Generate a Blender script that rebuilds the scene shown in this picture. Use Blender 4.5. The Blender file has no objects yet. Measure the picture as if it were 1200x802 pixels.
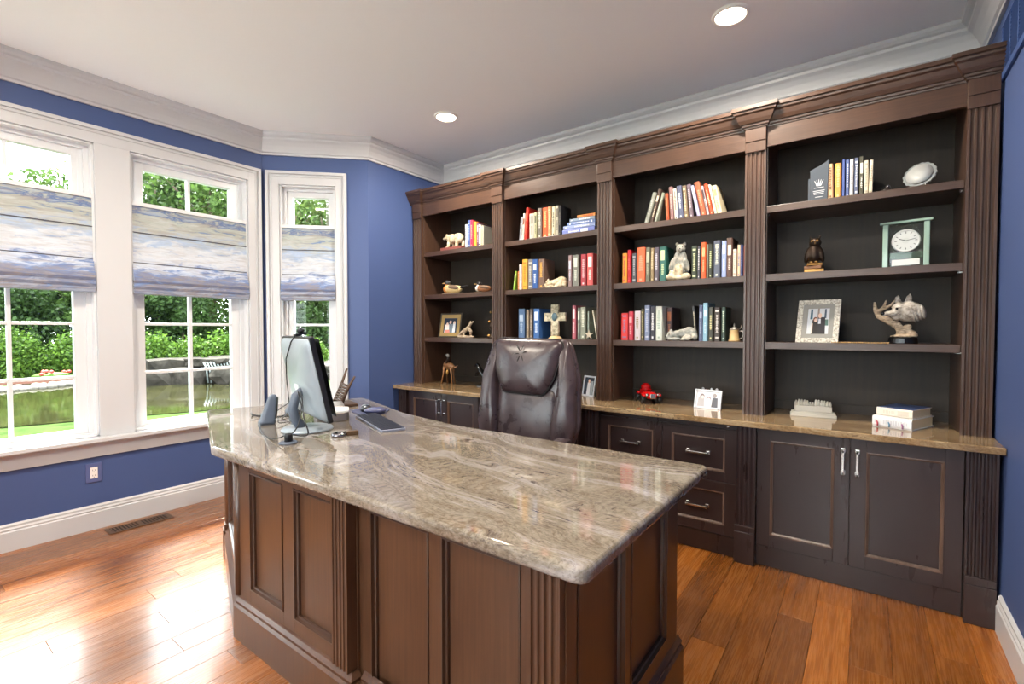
import bpy, bmesh, math, random
import numpy as np
from mathutils import Matrix, Vector, Euler

SC = bpy.context.scene
COL = SC.collection
PI = math.pi
rad = math.radians

# ---------------------------------------------------------------- camera
cam_data = bpy.data.cameras.new('camera')
cam = bpy.data.objects.new('camera', cam_data)
COL.objects.link(cam)
cam.location = (0, 0, 1.22)
cam.rotation_euler = (PI / 2 - rad(1.476), 0, rad(36.4))
cam_data.sensor_width = 36.0
cam_data.lens = 563.0 / 1200.0 * 36.0
cam_data.clip_start = 0.03
cam_data.clip_end = 300
SC.camera = cam

# ---------------------------------------------------------------- sky (even bright overcast)
SKY = 8.5
w = bpy.data.worlds.new('overcast_sky')
SC.world = w
w.use_nodes = True
bg = w.node_tree.nodes['Background']
bg.inputs[0].default_value = (0.88, 0.95, 1.0, 1)
bg.inputs[1].default_value = SKY

# ---------------------------------------------------------------- hazy sun through the bay windows
sun_d = bpy.data.lights.new('sun', 'SUN')
sun_d.energy = 34.0
sun_d.angle = rad(18)
sun_d.color = (1.0, 0.97, 0.93)
sun = bpy.data.objects.new('sun', sun_d)
COL.objects.link(sun)
sun.rotation_euler = Vector((0.62, -0.16, -0.77)).to_track_quat('-Z', 'Y').to_euler()

# ---------------------------------------------------------------- exposure
SC.view_settings.view_transform = 'Standard'
SC.view_settings.look = 'None'
SC.view_settings.exposure = 0.68
SC.view_settings.gamma = 1.0
SC.view_settings.use_curve_mapping = False
SC.cycles.use_denoising = True
SC.cycles.max_bounces = 10
SC.cycles.diffuse_bounces = 5
SC.cycles.glossy_bounces = 4
SC.cycles.transparent_max_bounces = 12
SC.cycles.sample_clamp_indirect = 6.0
SC.cycles.caustics_reflective = False
SC.cycles.caustics_refractive = False
LAMP_W = 24.0          # each recessed ceiling lamp
LAMP_C = (1.0, 0.90, 0.76)

# ---------------------------------------------------------------- helpers
def S(c):
    """sRGB hex or 0-255 triple -> linear rgba"""
    if isinstance(c, str):
        c = tuple(int(c[i:i + 2], 16) for i in (0, 2, 4))
    out = []
    for v in c[:3]:
        v /= 255.0
        out.append(v / 12.92 if v <= 0.04045 else ((v + 0.055) / 1.055) ** 2.4)
    return (*out, 1.0)

MATS = {}
def mat(name, color=(200, 200, 200), rough=0.5, metal=0.0, spec=0.5, coat=0.0, coat_r=0.05, emit=None, emit_s=0.0, trans=0.0, ior=1.45, alpha=1.0, bump=None):
    if name in MATS:
        return MATS[name]
    m = bpy.data.materials.new(name)
    m.use_nodes = True
    b = m.node_tree.nodes['Principled BSDF']
    b.inputs['Base Color'].default_value = S(color)
    b.inputs['Roughness'].default_value = rough
    b.inputs['Metallic'].default_value = metal
    b.inputs['Specular IOR Level'].default_value = spec
    b.inputs['Coat Weight'].default_value = coat
    b.inputs['Coat Roughness'].default_value = coat_r
    b.inputs['Transmission Weight'].default_value = trans
    b.inputs['IOR'].default_value = ior
    if emit is not None:
        b.inputs['Emission Color'].default_value = S(emit)
        b.inputs['Emission Strength'].default_value = emit_s
    if bump:
        sc, st = bump
        N = m.node_tree.nodes; L = m.node_tree.links
        tc = N.new('ShaderNodeTexCoord'); nz = N.new('ShaderNodeTexNoise'); bp = N.new('ShaderNodeBump')
        nz.inputs['Scale'].default_value = sc; nz.inputs['Detail'].default_value = 4
        bp.inputs['Strength'].default_value = st; bp.inputs['Distance'].default_value = 0.01
        L.new(tc.outputs['Object'], nz.inputs['Vector']); L.new(nz.outputs['Fac'], bp.inputs['Height'])
        L.new(bp.outputs['Normal'], b.inputs['Normal'])
    MATS[name] = m
    return m

class NT:
    """tiny node-building helper"""
    def __init__(s, name, rough=0.5, **kw):
        s.m = mat(name, (128, 128, 128), rough, **kw)
        s.N = s.m.node_tree.nodes; s.L = s.m.node_tree.links
        s.b = s.N['Principled BSDF']
        s.tc = s.N.new('ShaderNodeTexCoord')
    def mapping(s, scale=(1, 1, 1), rot=(0, 0, 0), loc=(0, 0, 0), src='Object'):
        mp = s.N.new('ShaderNodeMapping')
        mp.inputs['Scale'].default_value = scale; mp.inputs['Rotation'].default_value = rot; mp.inputs['Location'].default_value = loc
        s.L.new(s.tc.outputs[src], mp.inputs['Vector'])
        return mp.outputs['Vector']
    def noise(s, vec, scale=5, detail=6, rough=0.55, dist=0.0):
        n = s.N.new('ShaderNodeTexNoise')
        n.inputs['Scale'].default_value = scale; n.inputs['Detail'].default_value = detail
        n.inputs['Roughness'].default_value = rough; n.inputs['Distortion'].default_value = dist
        s.L.new(vec, n.inputs['Vector'])
        return n.outputs['Fac']
    def ramp(s, fac, stops, interp='LINEAR'):
        r = s.N.new('ShaderNodeValToRGB')
        r.color_ramp.interpolation = interp
        e = r.color_ramp.elements
        while len(e) < len(stops):
            e.new(0.5)
        for el, (p, c) in zip(e, stops):
            el.position = p
            el.color = S(c) if not isinstance(c, (int, float)) else (c, c, c, 1)
        s.L.new(fac, r.inputs['Fac'])
        return r.outputs['Color']
    def mix(s, fac, a, b, mode='MIX'):
        x = s.N.new('ShaderNodeMix'); x.data_type = 'RGBA'; x.blend_type = mode
        for sock, v in ((x.inputs['Factor'], fac), (x.inputs['A'], a), (x.inputs['B'], b)):
            if hasattr(v, 'links'):
                s.L.new(v, sock)
            elif isinstance(v, (int, float)):
                sock.default_value = v
            else:
                sock.default_value = S(v)
        return x.outputs['Result']
    def math(s, op, a, b=0.0):
        x = s.N.new('ShaderNodeMath'); x.operation = op
        for sock, v in ((x.inputs[0], a), (x.inputs[1], b)):
            if hasattr(v, 'links'):
                s.L.new(v, sock)
            else:
                sock.default_value = v
        return x.outputs[0]
    def color(s, out):
        s.L.new(out, s.b.inputs['Base Color'])
    def rough(s, out):
        s.L.new(out, s.b.inputs['Roughness'])
    def bump(s, h, strength=0.2, dist=0.01):
        bp = s.N.new('ShaderNodeBump')
        bp.inputs['Strength'].default_value = strength; bp.inputs['Distance'].default_value = dist
        s.L.new(h, bp.inputs['Height']); s.L.new(bp.outputs['Normal'], s.b.inputs['Normal'])

ORG = {}
class MB:
    """collects shapes, then links them as ONE mesh object"""
    def __init__(s):
        s.v = []; s.f = []
    def add(s, vs, fs, M=None):
        n = len(s.v)
        s.v += [tuple(M @ Vector(p)) for p in vs] if M is not None else [tuple(p) for p in vs]
        s.f += [tuple(i + n for i in f) for f in fs]
        return s
    def box(s, x0, y0, z0, x1, y1, z1, M=None):
        if x0 > x1: x0, x1 = x1, x0
        if y0 > y1: y0, y1 = y1, y0
        if z0 > z1: z0, z1 = z1, z0
        vs = [(x0, y0, z0), (x1, y0, z0), (x1, y1, z0), (x0, y1, z0), (x0, y0, z1), (x1, y0, z1), (x1, y1, z1), (x0, y1, z1)]
        return s.add(vs, [(3, 2, 1, 0), (4, 5, 6, 7), (0, 1, 5, 4), (1, 2, 6, 5), (2, 3, 7, 6), (3, 0, 4, 7)], M)
    def prism(s, poly, z0, z1, M=None):
        """poly: ccw 2-D outline, extruded along z"""
        n = len(poly)
        vs = [(x, y, z0) for x, y in poly] + [(x, y, z1) for x, y in poly]
        fs = [tuple(range(n - 1, -1, -1)), tuple(range(n, 2 * n))] + [(i, (i + 1) % n, (i + 1) % n + n, i + n) for i in range(n)]
        return s.add(vs, fs, M)
    def lathe(s, prof, c=(0, 0, 0), n=20, M=None):
        vs = []; fs = []
        k = len(prof)
        for r, z in prof:
            for i in range(n):
                a = 2 * PI * i / n
                vs.append((c[0] + r * math.cos(a), c[1] + r * math.sin(a), c[2] + z))
        for j in range(k - 1):
            for i in range(n):
                fs.append((j * n + i, j * n + (i + 1) % n, (j + 1) * n + (i + 1) % n, (j + 1) * n + i))
        if prof[0] != prof[-1]:
            fs.append(tuple(range(n - 1, -1, -1))); fs.append(tuple((k - 1) * n + i for i in range(n)))
        return s.add(vs, fs, M)
    def tube(s, path, r, n=8, M=None):
        path = [Vector(p) for p in path]
        rs = r if isinstance(r, (list, tuple)) else [r] * len(path)
        vs = []; fs = []
        up = None
        for i, p in enumerate(path):
            t = (path[min(i + 1, len(path) - 1)] - path[max(i - 1, 0)]).normalized()
            if up is None:
                up = Vector((0, 0, 1)) if abs(t.z) < 0.9 else Vector((1, 0, 0))
            x = t.cross(up)
            if x.length < 1e-5: x = t.orthogonal()
            x.normalize(); y = x.cross(t).normalized(); up = y
            for k in range(n):
                a = 2 * PI * k / n
                vs.append(p + (x * math.cos(a) + y * math.sin(a)) * rs[i])
        for i in range(len(path) - 1):
            for k in range(n):
                fs.append((i * n + k, i * n + (k + 1) % n, (i + 1) * n + (k + 1) % n, (i + 1) * n + k))
        fs.append(tuple(range(n))[::-1]); fs.append(tuple((len(path) - 1) * n + k for k in range(n)))
        return s.add(vs, fs, M)
    def ell(s, c, r, nu=14, nv=9, M=None, rot=None):
        R = Euler(rot).to_matrix() if rot else None
        vs = []; fs = []
        for j in range(1, nv):
            th = PI * j / nv
            for i in range(nu):
                a = 2 * PI * i / nu
                p = Vector((r[0] * math.sin(th) * math.cos(a), r[1] * math.sin(th) * math.sin(a), r[2] * math.cos(th)))
                if R: p = R @ p
                vs.append(p + Vector(c))
        t = Vector((0, 0, r[2])); b = Vector((0, 0, -r[2]))
        if R: t = R @ t; b = R @ b
        vs.append(t + Vector(c)); vs.append(b + Vector(c))
        T = len(vs) - 2; Bm = len(vs) - 1
        for j in range(nv - 2):
            for i in range(nu):
                fs.append((j * nu + i, (j + 1) * nu + i, (j + 1) * nu + (i + 1) % nu, j * nu + (i + 1) % nu))
        for i in range(nu):
            fs.append((T, i, (i + 1) % nu)); fs.append((Bm, (nv - 2) * nu + (i + 1) % nu, (nv - 2) * nu + i))
        return s.add(vs, fs, M)
    def cushion(s, outline, d_front, d_back, rings=7, p=2.2, M=None):
        """puffy pad: outline in (x, z); bulges to y=-d_front in front and y=+d_back behind"""
        n = len(outline)
        cx = sum(q[0] for q in outline) / n; cz = sum(q[1] for q in outline) / n
        vs = []; fs = []
        def ring(t, sign, d):
            y = d * (1 - t ** p) ** (1 / p)
            for x, z in outline:
                vs.append((cx + (x - cx) * t, sign * y, cz + (z - cz) * t))
        ts = [1.0, 0.985, 0.94, 0.86, 0.74, 0.56, 0.32]
        start = []
        for t in ts:
            start.append(len(vs)); ring(t, -1, d_front)
        for a, b in zip(start, start[1:]):
            for i in range(n):
                fs.append((a + i, a + (i + 1) % n, b + (i + 1) % n, b + i))
        vs.append((cx, -d_front, cz)); k = len(vs) - 1
        for i in range(n): fs.append((start[-1] + i, start[-1] + (i + 1) % n, k))
        s2 = [start[0]]
        for t in ts[1:]:
            s2.append(len(vs)); ring(t, 1, d_back)
        for a, b in zip(s2, s2[1:]):
            for i in range(n):
                fs.append((a + (i + 1) % n, a + i, b + i, b + (i + 1) % n))
        vs.append((cx, d_back, cz)); k = len(vs) - 1
        for i in range(n): fs.append((s2[-1] + (i + 1) % n, s2[-1] + i, k))
        return s.add(vs, fs, M)
    def build(s, name, material, parent=None, smooth=False, bevel=0.0, seg=2, sub=0, remesh=0.0, loc=None, rot=None, world=False, fix=False):
        """world=True: the vertices are in room coordinates and the parent is an unrotated Empty"""
        if world and parent is not None:
            o = ORG.get(parent.name, Vector((0, 0, 0)))
            s.v = [(x - o[0], y - o[1], z - o[2]) for x, y, z in s.v]
        me = bpy.data.meshes.new(name)
        me.from_pydata([tuple(p) for p in s.v], [], s.f)
        if fix:
            bm = bmesh.new(); bm.from_mesh(me); bmesh.ops.recalc_face_normals(bm, faces=bm.faces); bm.to_mesh(me); bm.free()
        me.update()
        if isinstance(material, (list, tuple)):
            for q in material: me.materials.append(q)
        else:
            me.materials.append(material)
        if smooth:
            me.polygons.foreach_set('use_smooth', [True] * len(me.polygons))
        ob = bpy.data.objects.new(name, me)
        COL.objects.link(ob)
        if parent is not None:
            ob.parent = parent
            if world: ORG[ob.name] = ORG.get(parent.name, Vector((0, 0, 0)))
        if loc is not None: ob.location = loc
        if rot is not None: ob.rotation_euler = rot
        if remesh:
            r = ob.modifiers.new('remesh', 'REMESH'); r.mode = 'VOXEL'; r.voxel_size = remesh; r.use_smooth_shade = True
            q = ob.modifiers.new('smooth', 'SMOOTH'); q.factor = 0.5; q.iterations = 3
        if bevel:
            b = ob.modifiers.new('bevel', 'BEVEL'); b.width = bevel; b.segments = seg; b.limit_method = 'ANGLE'; b.angle_limit = rad(40)
        if sub:
            b = ob.modifiers.new('sub', 'SUBSURF'); b.levels = sub; b.render_levels = sub
        return ob

def tag(o, label=None, cat=None, group=None, kind=None):
    if label: o['label'] = label
    if cat: o['category'] = cat
    if group: o['group'] = group
    if kind: o['kind'] = kind
    return o

def thing(name, label, cat, loc=(0, 0, 0), rotz=0.0, group=None, kind=None):
    o = bpy.data.objects.new(name, None)
    o.empty_display_size = 0.05
    COL.objects.link(o)
    o.location = loc; o.rotation_euler = (0, 0, rotz)
    ORG[o.name] = Vector(loc)
    return tag(o, label, cat, group, kind)

def arc(cx, cy, r, a0, a1, n):
    return [(cx + r * math.cos(a0 + (a1 - a0) * i / n), cy + r * math.sin(a0 + (a1 - a0) * i / n)) for i in range(n + 1)]

def rounded(poly, r, n=5):
    """round the corners of a 2-D polygon; r may be a list"""
    out = []
    k = len(poly)
    for i in range(k):
        a = Vector(poly[i - 1]); b = Vector(poly[i]); c = Vector(poly[(i + 1) % k])
        rr = r[i] if isinstance(r, (list, tuple)) else r
        u = (a - b); v = (c - b)
        ang = u.angle(v)
        t = min(rr / math.tan(ang / 2), u.length * 0.49, v.length * 0.49)
        p = b + u.normalized() * t; q = b + v.normalized() * t
        for j in range(n + 1):
            f = j / n
            out.append(tuple((1 - f) ** 2 * p + 2 * f * (1 - f) * b + f * f * q))
    return out

def sweep(path, prof, closed=False, left=1.0):
    """profile (offset to the left of the path, z) swept along a 2-D path with mitred corners"""
    P = [Vector(p) for p in path]
    n = len(P); mb = MB()
    k = len(prof)
    for i in range(n):
        def nrm(a, b):
            d = (b - a).normalized(); return Vector((-d.y, d.x)) * left
        if closed or 0 < i < n - 1:
            n1 = nrm(P[i - 1], P[i]); n2 = nrm(P[i], P[(i + 1) % n])
            m = (n1 + n2); m = m / max(1e-6, m.length); m = m / max(0.2, m.dot(n1))
        elif i == 0:
            m = nrm(P[0], P[1])
        else:
            m = nrm(P[-2], P[-1])
        for off, z in prof:
            q = P[i] + m * off
            mb.v.append((q.x, q.y, z))
    for i in range(n if closed else n - 1):
        j = (i + 1) % n
        for a in range(k):
            b = (a + 1) % k
            mb.f.append((i * k + a, j * k + a, j * k + b, i * k + b))
    if not closed:
        mb.f.append(tuple(range(k))); mb.f.append(tuple((n - 1) * k + a for a in range(k))[::-1])
    return mb

def copy_tree(o, parent=None):
    c = o.copy(); COL.objects.link(c)
    if parent is not None: c.parent = parent
    for ch in list(o.children):
        copy_tree(ch, c)
    return c

# ---------------------------------------------------------------- materials
def wood(name, dark, light, scale, rough=0.34, coat=0.25):
    n = NT(name, rough, coat=coat, coat_r=0.25)
    v = n.mapping(scale)
    a = n.noise(v, 3.0, 5, 0.5, 0.2)
    b = n.noise(n.mapping((3, 3, 2)), 1.6, 4)
    f = n.math('ADD', n.math('MULTIPLY', a, 0.55), n.math('MULTIPLY', b, 0.45))
    n.color(n.ramp(f, [(0.3, dark), (0.72, light)]))
    n.rough(n.ramp(a, [(0.3, rough - 0.01), (0.7, rough + 0.03)]))
    return n.m
WV = wood('espresso_wood_upright', '38271e', '533b2e', (40, 40, 1.6))
WH = wood('espresso_wood_level', '38271e', '533b2e', (1.6, 40, 40))
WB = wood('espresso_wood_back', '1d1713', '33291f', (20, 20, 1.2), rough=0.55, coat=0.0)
WC = wood('espresso_wood_cabinet', '302424', '372b2a', (7, 7, 1.2), rough=0.28, coat=0.35)
WD = wood('desk_wood_upright', '40291c', '5c3f2b', (40, 40, 1.4), rough=0.33, coat=0.3)

def granite(name, cols, light, dark):
    n = NT(name, 0.07, coat=0.4, coat_r=0.02)
    warp = n.noise(n.mapping((0.8, 1.3, 1)), 1.6, 3, 0.5, 0.8)
    vv = n.N.new('ShaderNodeVectorMath'); vv.operation = 'MULTIPLY_ADD'
    cmb = n.N.new('ShaderNodeCombineXYZ')
    n.L.new(warp, cmb.inputs[1])
    vv.inputs[1].default_value = (0.5, 0.55, 0.5)
    n.L.new(cmb.outputs[0], vv.inputs[0]); n.L.new(n.mapping((1, 1, 1), (0, 0, rad(12))), vv.inputs[2])
    def m2(scale):
        mp = n.N.new('ShaderNodeMapping'); mp.inputs['Scale'].default_value = scale
        n.L.new(vv.outputs[0], mp.inputs['Vector']); return mp.outputs['Vector']
    bands = n.noise(m2((0.9, 6.5, 4)), 1.35, 7, 0.62, 0.4)
    base = n.ramp(bands, [(p, c) for p, c in zip((0.28, 0.42, 0.52, 0.58, 0.66, 0.8), cols)])
    fine = n.noise(m2((30, 75, 60)), 2.0, 4, 0.7)
    base = n.mix(n.math('MULTIPLY', n.ramp(fine, [(0.4, 0.0), (0.62, 1.0)]), 0.40), base, light)
    fine2 = n.noise(m2((45, 110, 90)), 2.3, 3, 0.7)
    base = n.mix(n.math('MULTIPLY', n.ramp(fine2, [(0.5, 0.0), (0.68, 1.0)]), 0.5), base, dark)
    speck = n.noise(m2((9, 34, 30)), 2.2, 5, 0.75)
    where = n.ramp(n.noise(m2((0.7, 4, 3)), 2.0, 3), [(0.47, 0.0), (0.6, 1.0)])
    sp = n.math('MULTIPLY', n.ramp(speck, [(0.55, 0.0), (0.62, 1.0)]), where)
    base = n.mix(sp, base, '3a2e32')
    n.color(base)
    n.bump(fine, 0.02, 0.001)
    return n.m
GRANITE = granite('tan_granite', ('584c3e', '6c6152', '7b7265', '989290', '736858', '5e5445'), 'a89f94', '4c4138')
GRANITE_WARM_LIT = granite('warm_lit_granite', ('69502f', '806442', '907552', 'a6906f', '866a46', '705536'), 'b49c7c', '543f2c')  # desk granite with warm lamplight and wood reflection put into its colours

PAINT_BLUE = mat('blue_wall_paint', (68, 86, 132), 0.5, bump=(220, 0.03))
PAINT_WHITE = mat('white_trim_paint', (198, 198, 200), 0.35)
VINYL = mat('white_window_vinyl', (216, 217, 219), 0.3)
CEIL = mat('white_ceiling_paint', (243, 243, 243), 0.85)
CHROME = mat('brushed_nickel', (205, 203, 200), 0.22, metal=1.0)
BLACK = mat('black_plastic', (22, 23, 28), 0.35)

def floor_mat():
    n = NT('oak_plank_floor', 0.25, coat=0.55, coat_r=0.16)
    oi = n.N.new('ShaderNodeObjectInfo')
    geo = n.N.new('ShaderNodeVectorMath'); geo.operation = 'ADD'
    sc = n.N.new('ShaderNodeVectorMath'); sc.operation = 'SCALE'; sc.inputs['Scale'].default_value = 37.0
    cmb = n.N.new('ShaderNodeCombineXYZ')
    for k in range(3): n.L.new(oi.outputs['Random'], cmb.inputs[k])
    n.L.new(cmb.outputs[0], sc.inputs[0]); n.L.new(sc.outputs[0], geo.inputs[0]); n.L.new(n.tc.outputs['Object'], geo.inputs[1])
    def mp(scale):
        q = n.N.new('ShaderNodeMapping'); q.inputs['Scale'].default_value = scale
        n.L.new(geo.outputs[0], q.inputs['Vector']); return q.outputs['Vector']
    g = n.noise(mp((110, 3.0, 10)), 2.0, 6, 0.6, 0.3)
    big = n.noise(mp((14, 0.9, 3)), 1.6, 4, 0.55, 0.8)
    col = n.ramp(g, [(0.28, '8a4a14'), (0.5, 'a35f20'), (0.75, 'b57330')])
    col = n.mix(n.ramp(big, [(0.45, 0.0), (0.75, 0.7)]), col, '6e3c14')
    tone = n.ramp(oi.outputs['Random'], [(0.0, (150, 150, 150)), (1.0, (255, 255, 255))])
    col = n.mix(0.75, col, tone, 'MULTIPLY')
    n.color(col)
    n.rough(n.ramp(g, [(0.3, 0.20), (0.7, 0.34)]))
    n.bump(g, 0.02, 0.002)
    return n.m
FLOOR = floor_mat()

def glass_pane():
    m = bpy.data.materials.new('window_glass'); m.use_nodes = True
    N = m.node_tree.nodes; L = m.node_tree.links
    for x in list(N): N.remove(x)
    out = N.new('ShaderNodeOutputMaterial'); mx = N.new('ShaderNodeMixShader')
    tr = N.new('ShaderNodeBsdfTransparent'); gl = N.new('ShaderNodeBsdfGlossy'); fr = N.new('ShaderNodeFresnel')
    fr.inputs['IOR'].default_value = 1.25; gl.inputs['Roughness'].default_value = 0.0
    tr.inputs[0].default_value = (0.96, 0.98, 0.97, 1)
    L.new(fr.outputs[0], mx.inputs[0]); L.new(tr.outputs[0], mx.inputs[1]); L.new(gl.outputs[0], mx.inputs[2]); L.new(mx.outputs[0], out.inputs[0])
    return m
GLASS = glass_pane()

def shade_mat():
    n = NT('watercolour_shade_fabric', 0.8)
    a = n.noise(n.mapping((2.6, 2.6, 11.0)), 2.2, 8, 0.66, 0.7)
    b = n.noise(n.mapping((3.4, 3.4, 26.0), loc=(3, 1, 2)), 2.0, 7, 0.7, 0.5)
    sep = n.N.new('ShaderNodeSeparateXYZ'); n.L.new(n.tc.outputs['Object'], sep.inputs[0])
    zz = n.math('DIVIDE', sep.outputs['Z'], 0.6)                    # 0 at the hem, 1 at the head of the printed cloth
    wob = n.math('ADD', zz, n.math('MULTIPLY', n.math('SUBTRACT', a, 0.5), 0.75))
    wash = n.ramp(wob, [(0.0, 'a3acc0'), (0.12, '767c96'), (0.22, '7088b8'), (0.31, 'c8d0de'), (0.42, 'd6dae0'), (0.52, 'ccd2da'), (0.60, 'a9bcd6'), (0.70, 'c2c6c2'), (0.82, 'b2b9b2'), (0.88, '5a74a6'), (0.96, 'b4bbb8')])
    strokes = n.ramp(b, [(0.46, 0.0), (0.6, 1.0)])
    band = n.ramp(zz, [(0.0, 0.75), (0.22, 0.6), (0.34, 0.3), (0.58, 0.3), (0.75, 0.45), (1.0, 0.5)])
    col = n.mix(n.math('MULTIPLY', strokes, band), wash, '9b8f86')
    blue = n.math('MULTIPLY', n.ramp(a, [(0.56, 0.0), (0.66, 1.0)]), 0.6)
    col = n.mix(blue, col, '7f9ccb')
    n.color(col)
    tr = n.N.new('ShaderNodeBsdfTranslucent'); mx = n.N.new('ShaderNodeMixShader'); out = n.N['Material Output']
    n.L.new(col, tr.inputs[0]); mx.inputs[0].default_value = 0.12
    n.L.new(n.b.outputs[0], mx.inputs[1]); n.L.new(tr.outputs[0], mx.inputs[2]); n.L.new(mx.outputs[0], out.inputs[0])
    return n.m
SHADE = shade_mat()
# ================================================================ ROOM SHELL
XR, YB_, XL, XW = 0.455, 3.29, -3.225, -3.785     # right wall, bookcase wall, side walls, window wall
YA, YREAR = 0.018, -2.2                            # near end of the bay window wall, rear wall
YC = 1.872                                         # far end of the bay window wall
CZ = 2.72
BAYD = XL - XW                                     # 45-degree returns

floor = MB().box(XW - .02, YREAR - .1, -0.12, XR + .1, YB_ + .1, -0.02).build('floor', mat('subfloor', (90, 60, 35), 0.8))
tag(floor, kind='structure')
random.seed(5)
pw = 0.127
x = XR + 0.02
while x > XW - 0.02:
    x0 = max(x - pw, XW - 0.02)
    xm = (x + x0) / 2
    if xm < XL:
        y_lo = YA - (xm - XW) - 0.12; y_hi = YC + (xm - XW) + 0.12
    else:
        y_lo, y_hi = YREAR, YB_
    y = y_lo - random.random() * 0.9
    while y < y_hi:
        ln = random.uniform(0.75, 1.9)
        a, b = max(y, y_lo), min(y + ln, y_hi)
        if b - a > 0.02:
            c = 0.0009
            m = MB()
            X0, X1, Y0, Y1 = x0 + .0004 - xm, x - .0004 - xm, .0004, b - a - .0004
            vs = [(X0, Y0, -.02), (X1, Y0, -.02), (X1, Y1, -.02), (X0, Y1, -.02),
                  (X0, Y0, -c), (X1, Y0, -c), (X1, Y1, -c), (X0, Y1, -c),
                  (X0 + c, Y0 + c, 0), (X1 - c, Y0 + c, 0), (X1 - c, Y1 - c, 0), (X0 + c, Y1 - c, 0)]
            fs = [(3, 2, 1, 0), (8, 9, 10, 11)] + [(i, (i + 1) % 4, (i + 1) % 4 + 4, i + 4) for i in range(4)] + [(i + 4, (i + 1) % 4 + 4, (i + 1) % 4 + 8, i + 8) for i in range(4)]
            m.add(vs, fs)
            m.build('plank', FLOOR, floor, loc=(xm, a, 0))
        y += ln
    x = x0

tag(MB().box(XW - .3, YREAR - .2, CZ, XR + .2, YB_ + .2, CZ + .1).build('ceiling', CEIL), kind='structure')

def plane_wall(name, p0, p1, openings=(), t=0.16, z1=CZ + .05, m=PAINT_BLUE):
    """wall from p0 to p1 with the room on its left; openings (s0, s1, z0, z1)"""
    p0 = Vector(p0); p1 = Vector(p1); d = (p1 - p0); Ln = d.length; d.normalize()
    out = Vector((d.y, -d.x))
    M = Matrix(((d.x, out.x, 0, p0.x), (d.y, out.y, 0, p0.y), (0, 0, 1, 0), (0, 0, 0, 1)))
    mb = MB(); s = 0.0
    for (a, b, za, zb) in sorted(openings):
        if a > s: mb.box(s, 0, -.05, a, t, z1, M)
        mb.box(a, 0, -.05, b, t, za, M); mb.box(a, 0, zb, b, t, z1, M)
        s = b
    mb.box(s, 0, -.05, Ln, t, z1, M)
    o = mb.build(name, m, fix=True); tag(o, kind='structure')
    return M

# the room is walked clockwise seen from above with the room on the left -> go counter-clockwise
PR = [(XR, YREAR), (XR, YB_), (XL, YB_), (XL, YC + BAYD), (XW, YC), (XW, YA), (XL, YA - BAYD), (XL, YREAR)]
WZ0, WZ1 = 0.565, 2.35
plane_wall('wall_right', PR[0], PR[1])
plane_wall('wall_back', PR[1], PR[2])
plane_wall('wall_left', PR[2], PR[3])
BL = math.hypot(BAYD, BAYD)
bw0, bw1 = 0.125, 0.545                       # opening of the narrow window, measured from the window-wall corner
M_bay = plane_wall('wall_bay_return', PR[3], PR[4], [(BL - bw1, BL - bw0, WZ0, WZ1)])
WA = (0.13, 0.86); WBw = (1.035, 1.76)        # the two wide openings, world Y
M_win = plane_wall('wall_window', PR[4], PR[5], [(YC - WBw[1], YC - WBw[0], WZ0, WZ1), (YC - WA[1], YC - WA[0], WZ0, WZ1)])
M_bay2 = plane_wall('wall_near_return', PR[5], PR[6], [(bw0, bw1, WZ0, WZ1)])
plane_wall('wall_near_left', PR[6], PR[7])
FILL_WINDOWS = [(.28, 1.18), (1.39, 2.29), (2.50, 3.40)]  # openings added in the unseen rear wall to admit fill daylight
M_rear = plane_wall('wall_rear', PR[7], PR[0], [(a, b, WZ0, WZ1) for a, b in FILL_WINDOWS])

# crown moulding all round
CR = [(0.0, 2.572), (0.014, 2.572), (0.016, 2.586), (0.026, 2.592), (0.032, 2.606), (0.046, 2.632), (0.064, 2.655), (0.082, 2.668), (0.084, 2.682), (0.098, 2.688), (0.108, 2.700), (0.108, 2.7205), (0.0, 2.7205)]
tag(sweep(PR, CR, closed=True).build('trim_1', PAINT_WHITE, fix=True), 'white crown moulding running around the ceiling', kind='structure')

# baseboards
BP = [(0.0, 0.0), (0.017, 0.0), (0.017, 0.105), (0.013, 0.112), (0.015, 0.12), (0.010, 0.13), (0.011, 0.14), (0.004, 0.15), (0.0, 0.15)]
def baseboard(name, pts):
    tag(sweep(pts, BP).build(name, PAINT_WHITE, fix=True), kind='structure')
baseboard('baseboard_right', [(XR, YREAR), (XR, 2.706)])
baseboard('baseboard_window', [(XL, 2.70), PR[3], PR[4], PR[5], PR[6], PR[7]])
baseboard('baseboard_rear', [PR[7], PR[0]])

# ---------------------------------------------------------------- windows
trim_no = [1]
def trim(mb, label=None, bevel=0.0015):
    trim_no[0] += 1
    o = mb.build('trim_%d' % trim_no[0], PAINT_WHITE, bevel=bevel, fix=True)
    return tag(o, label, kind='structure')

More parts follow.
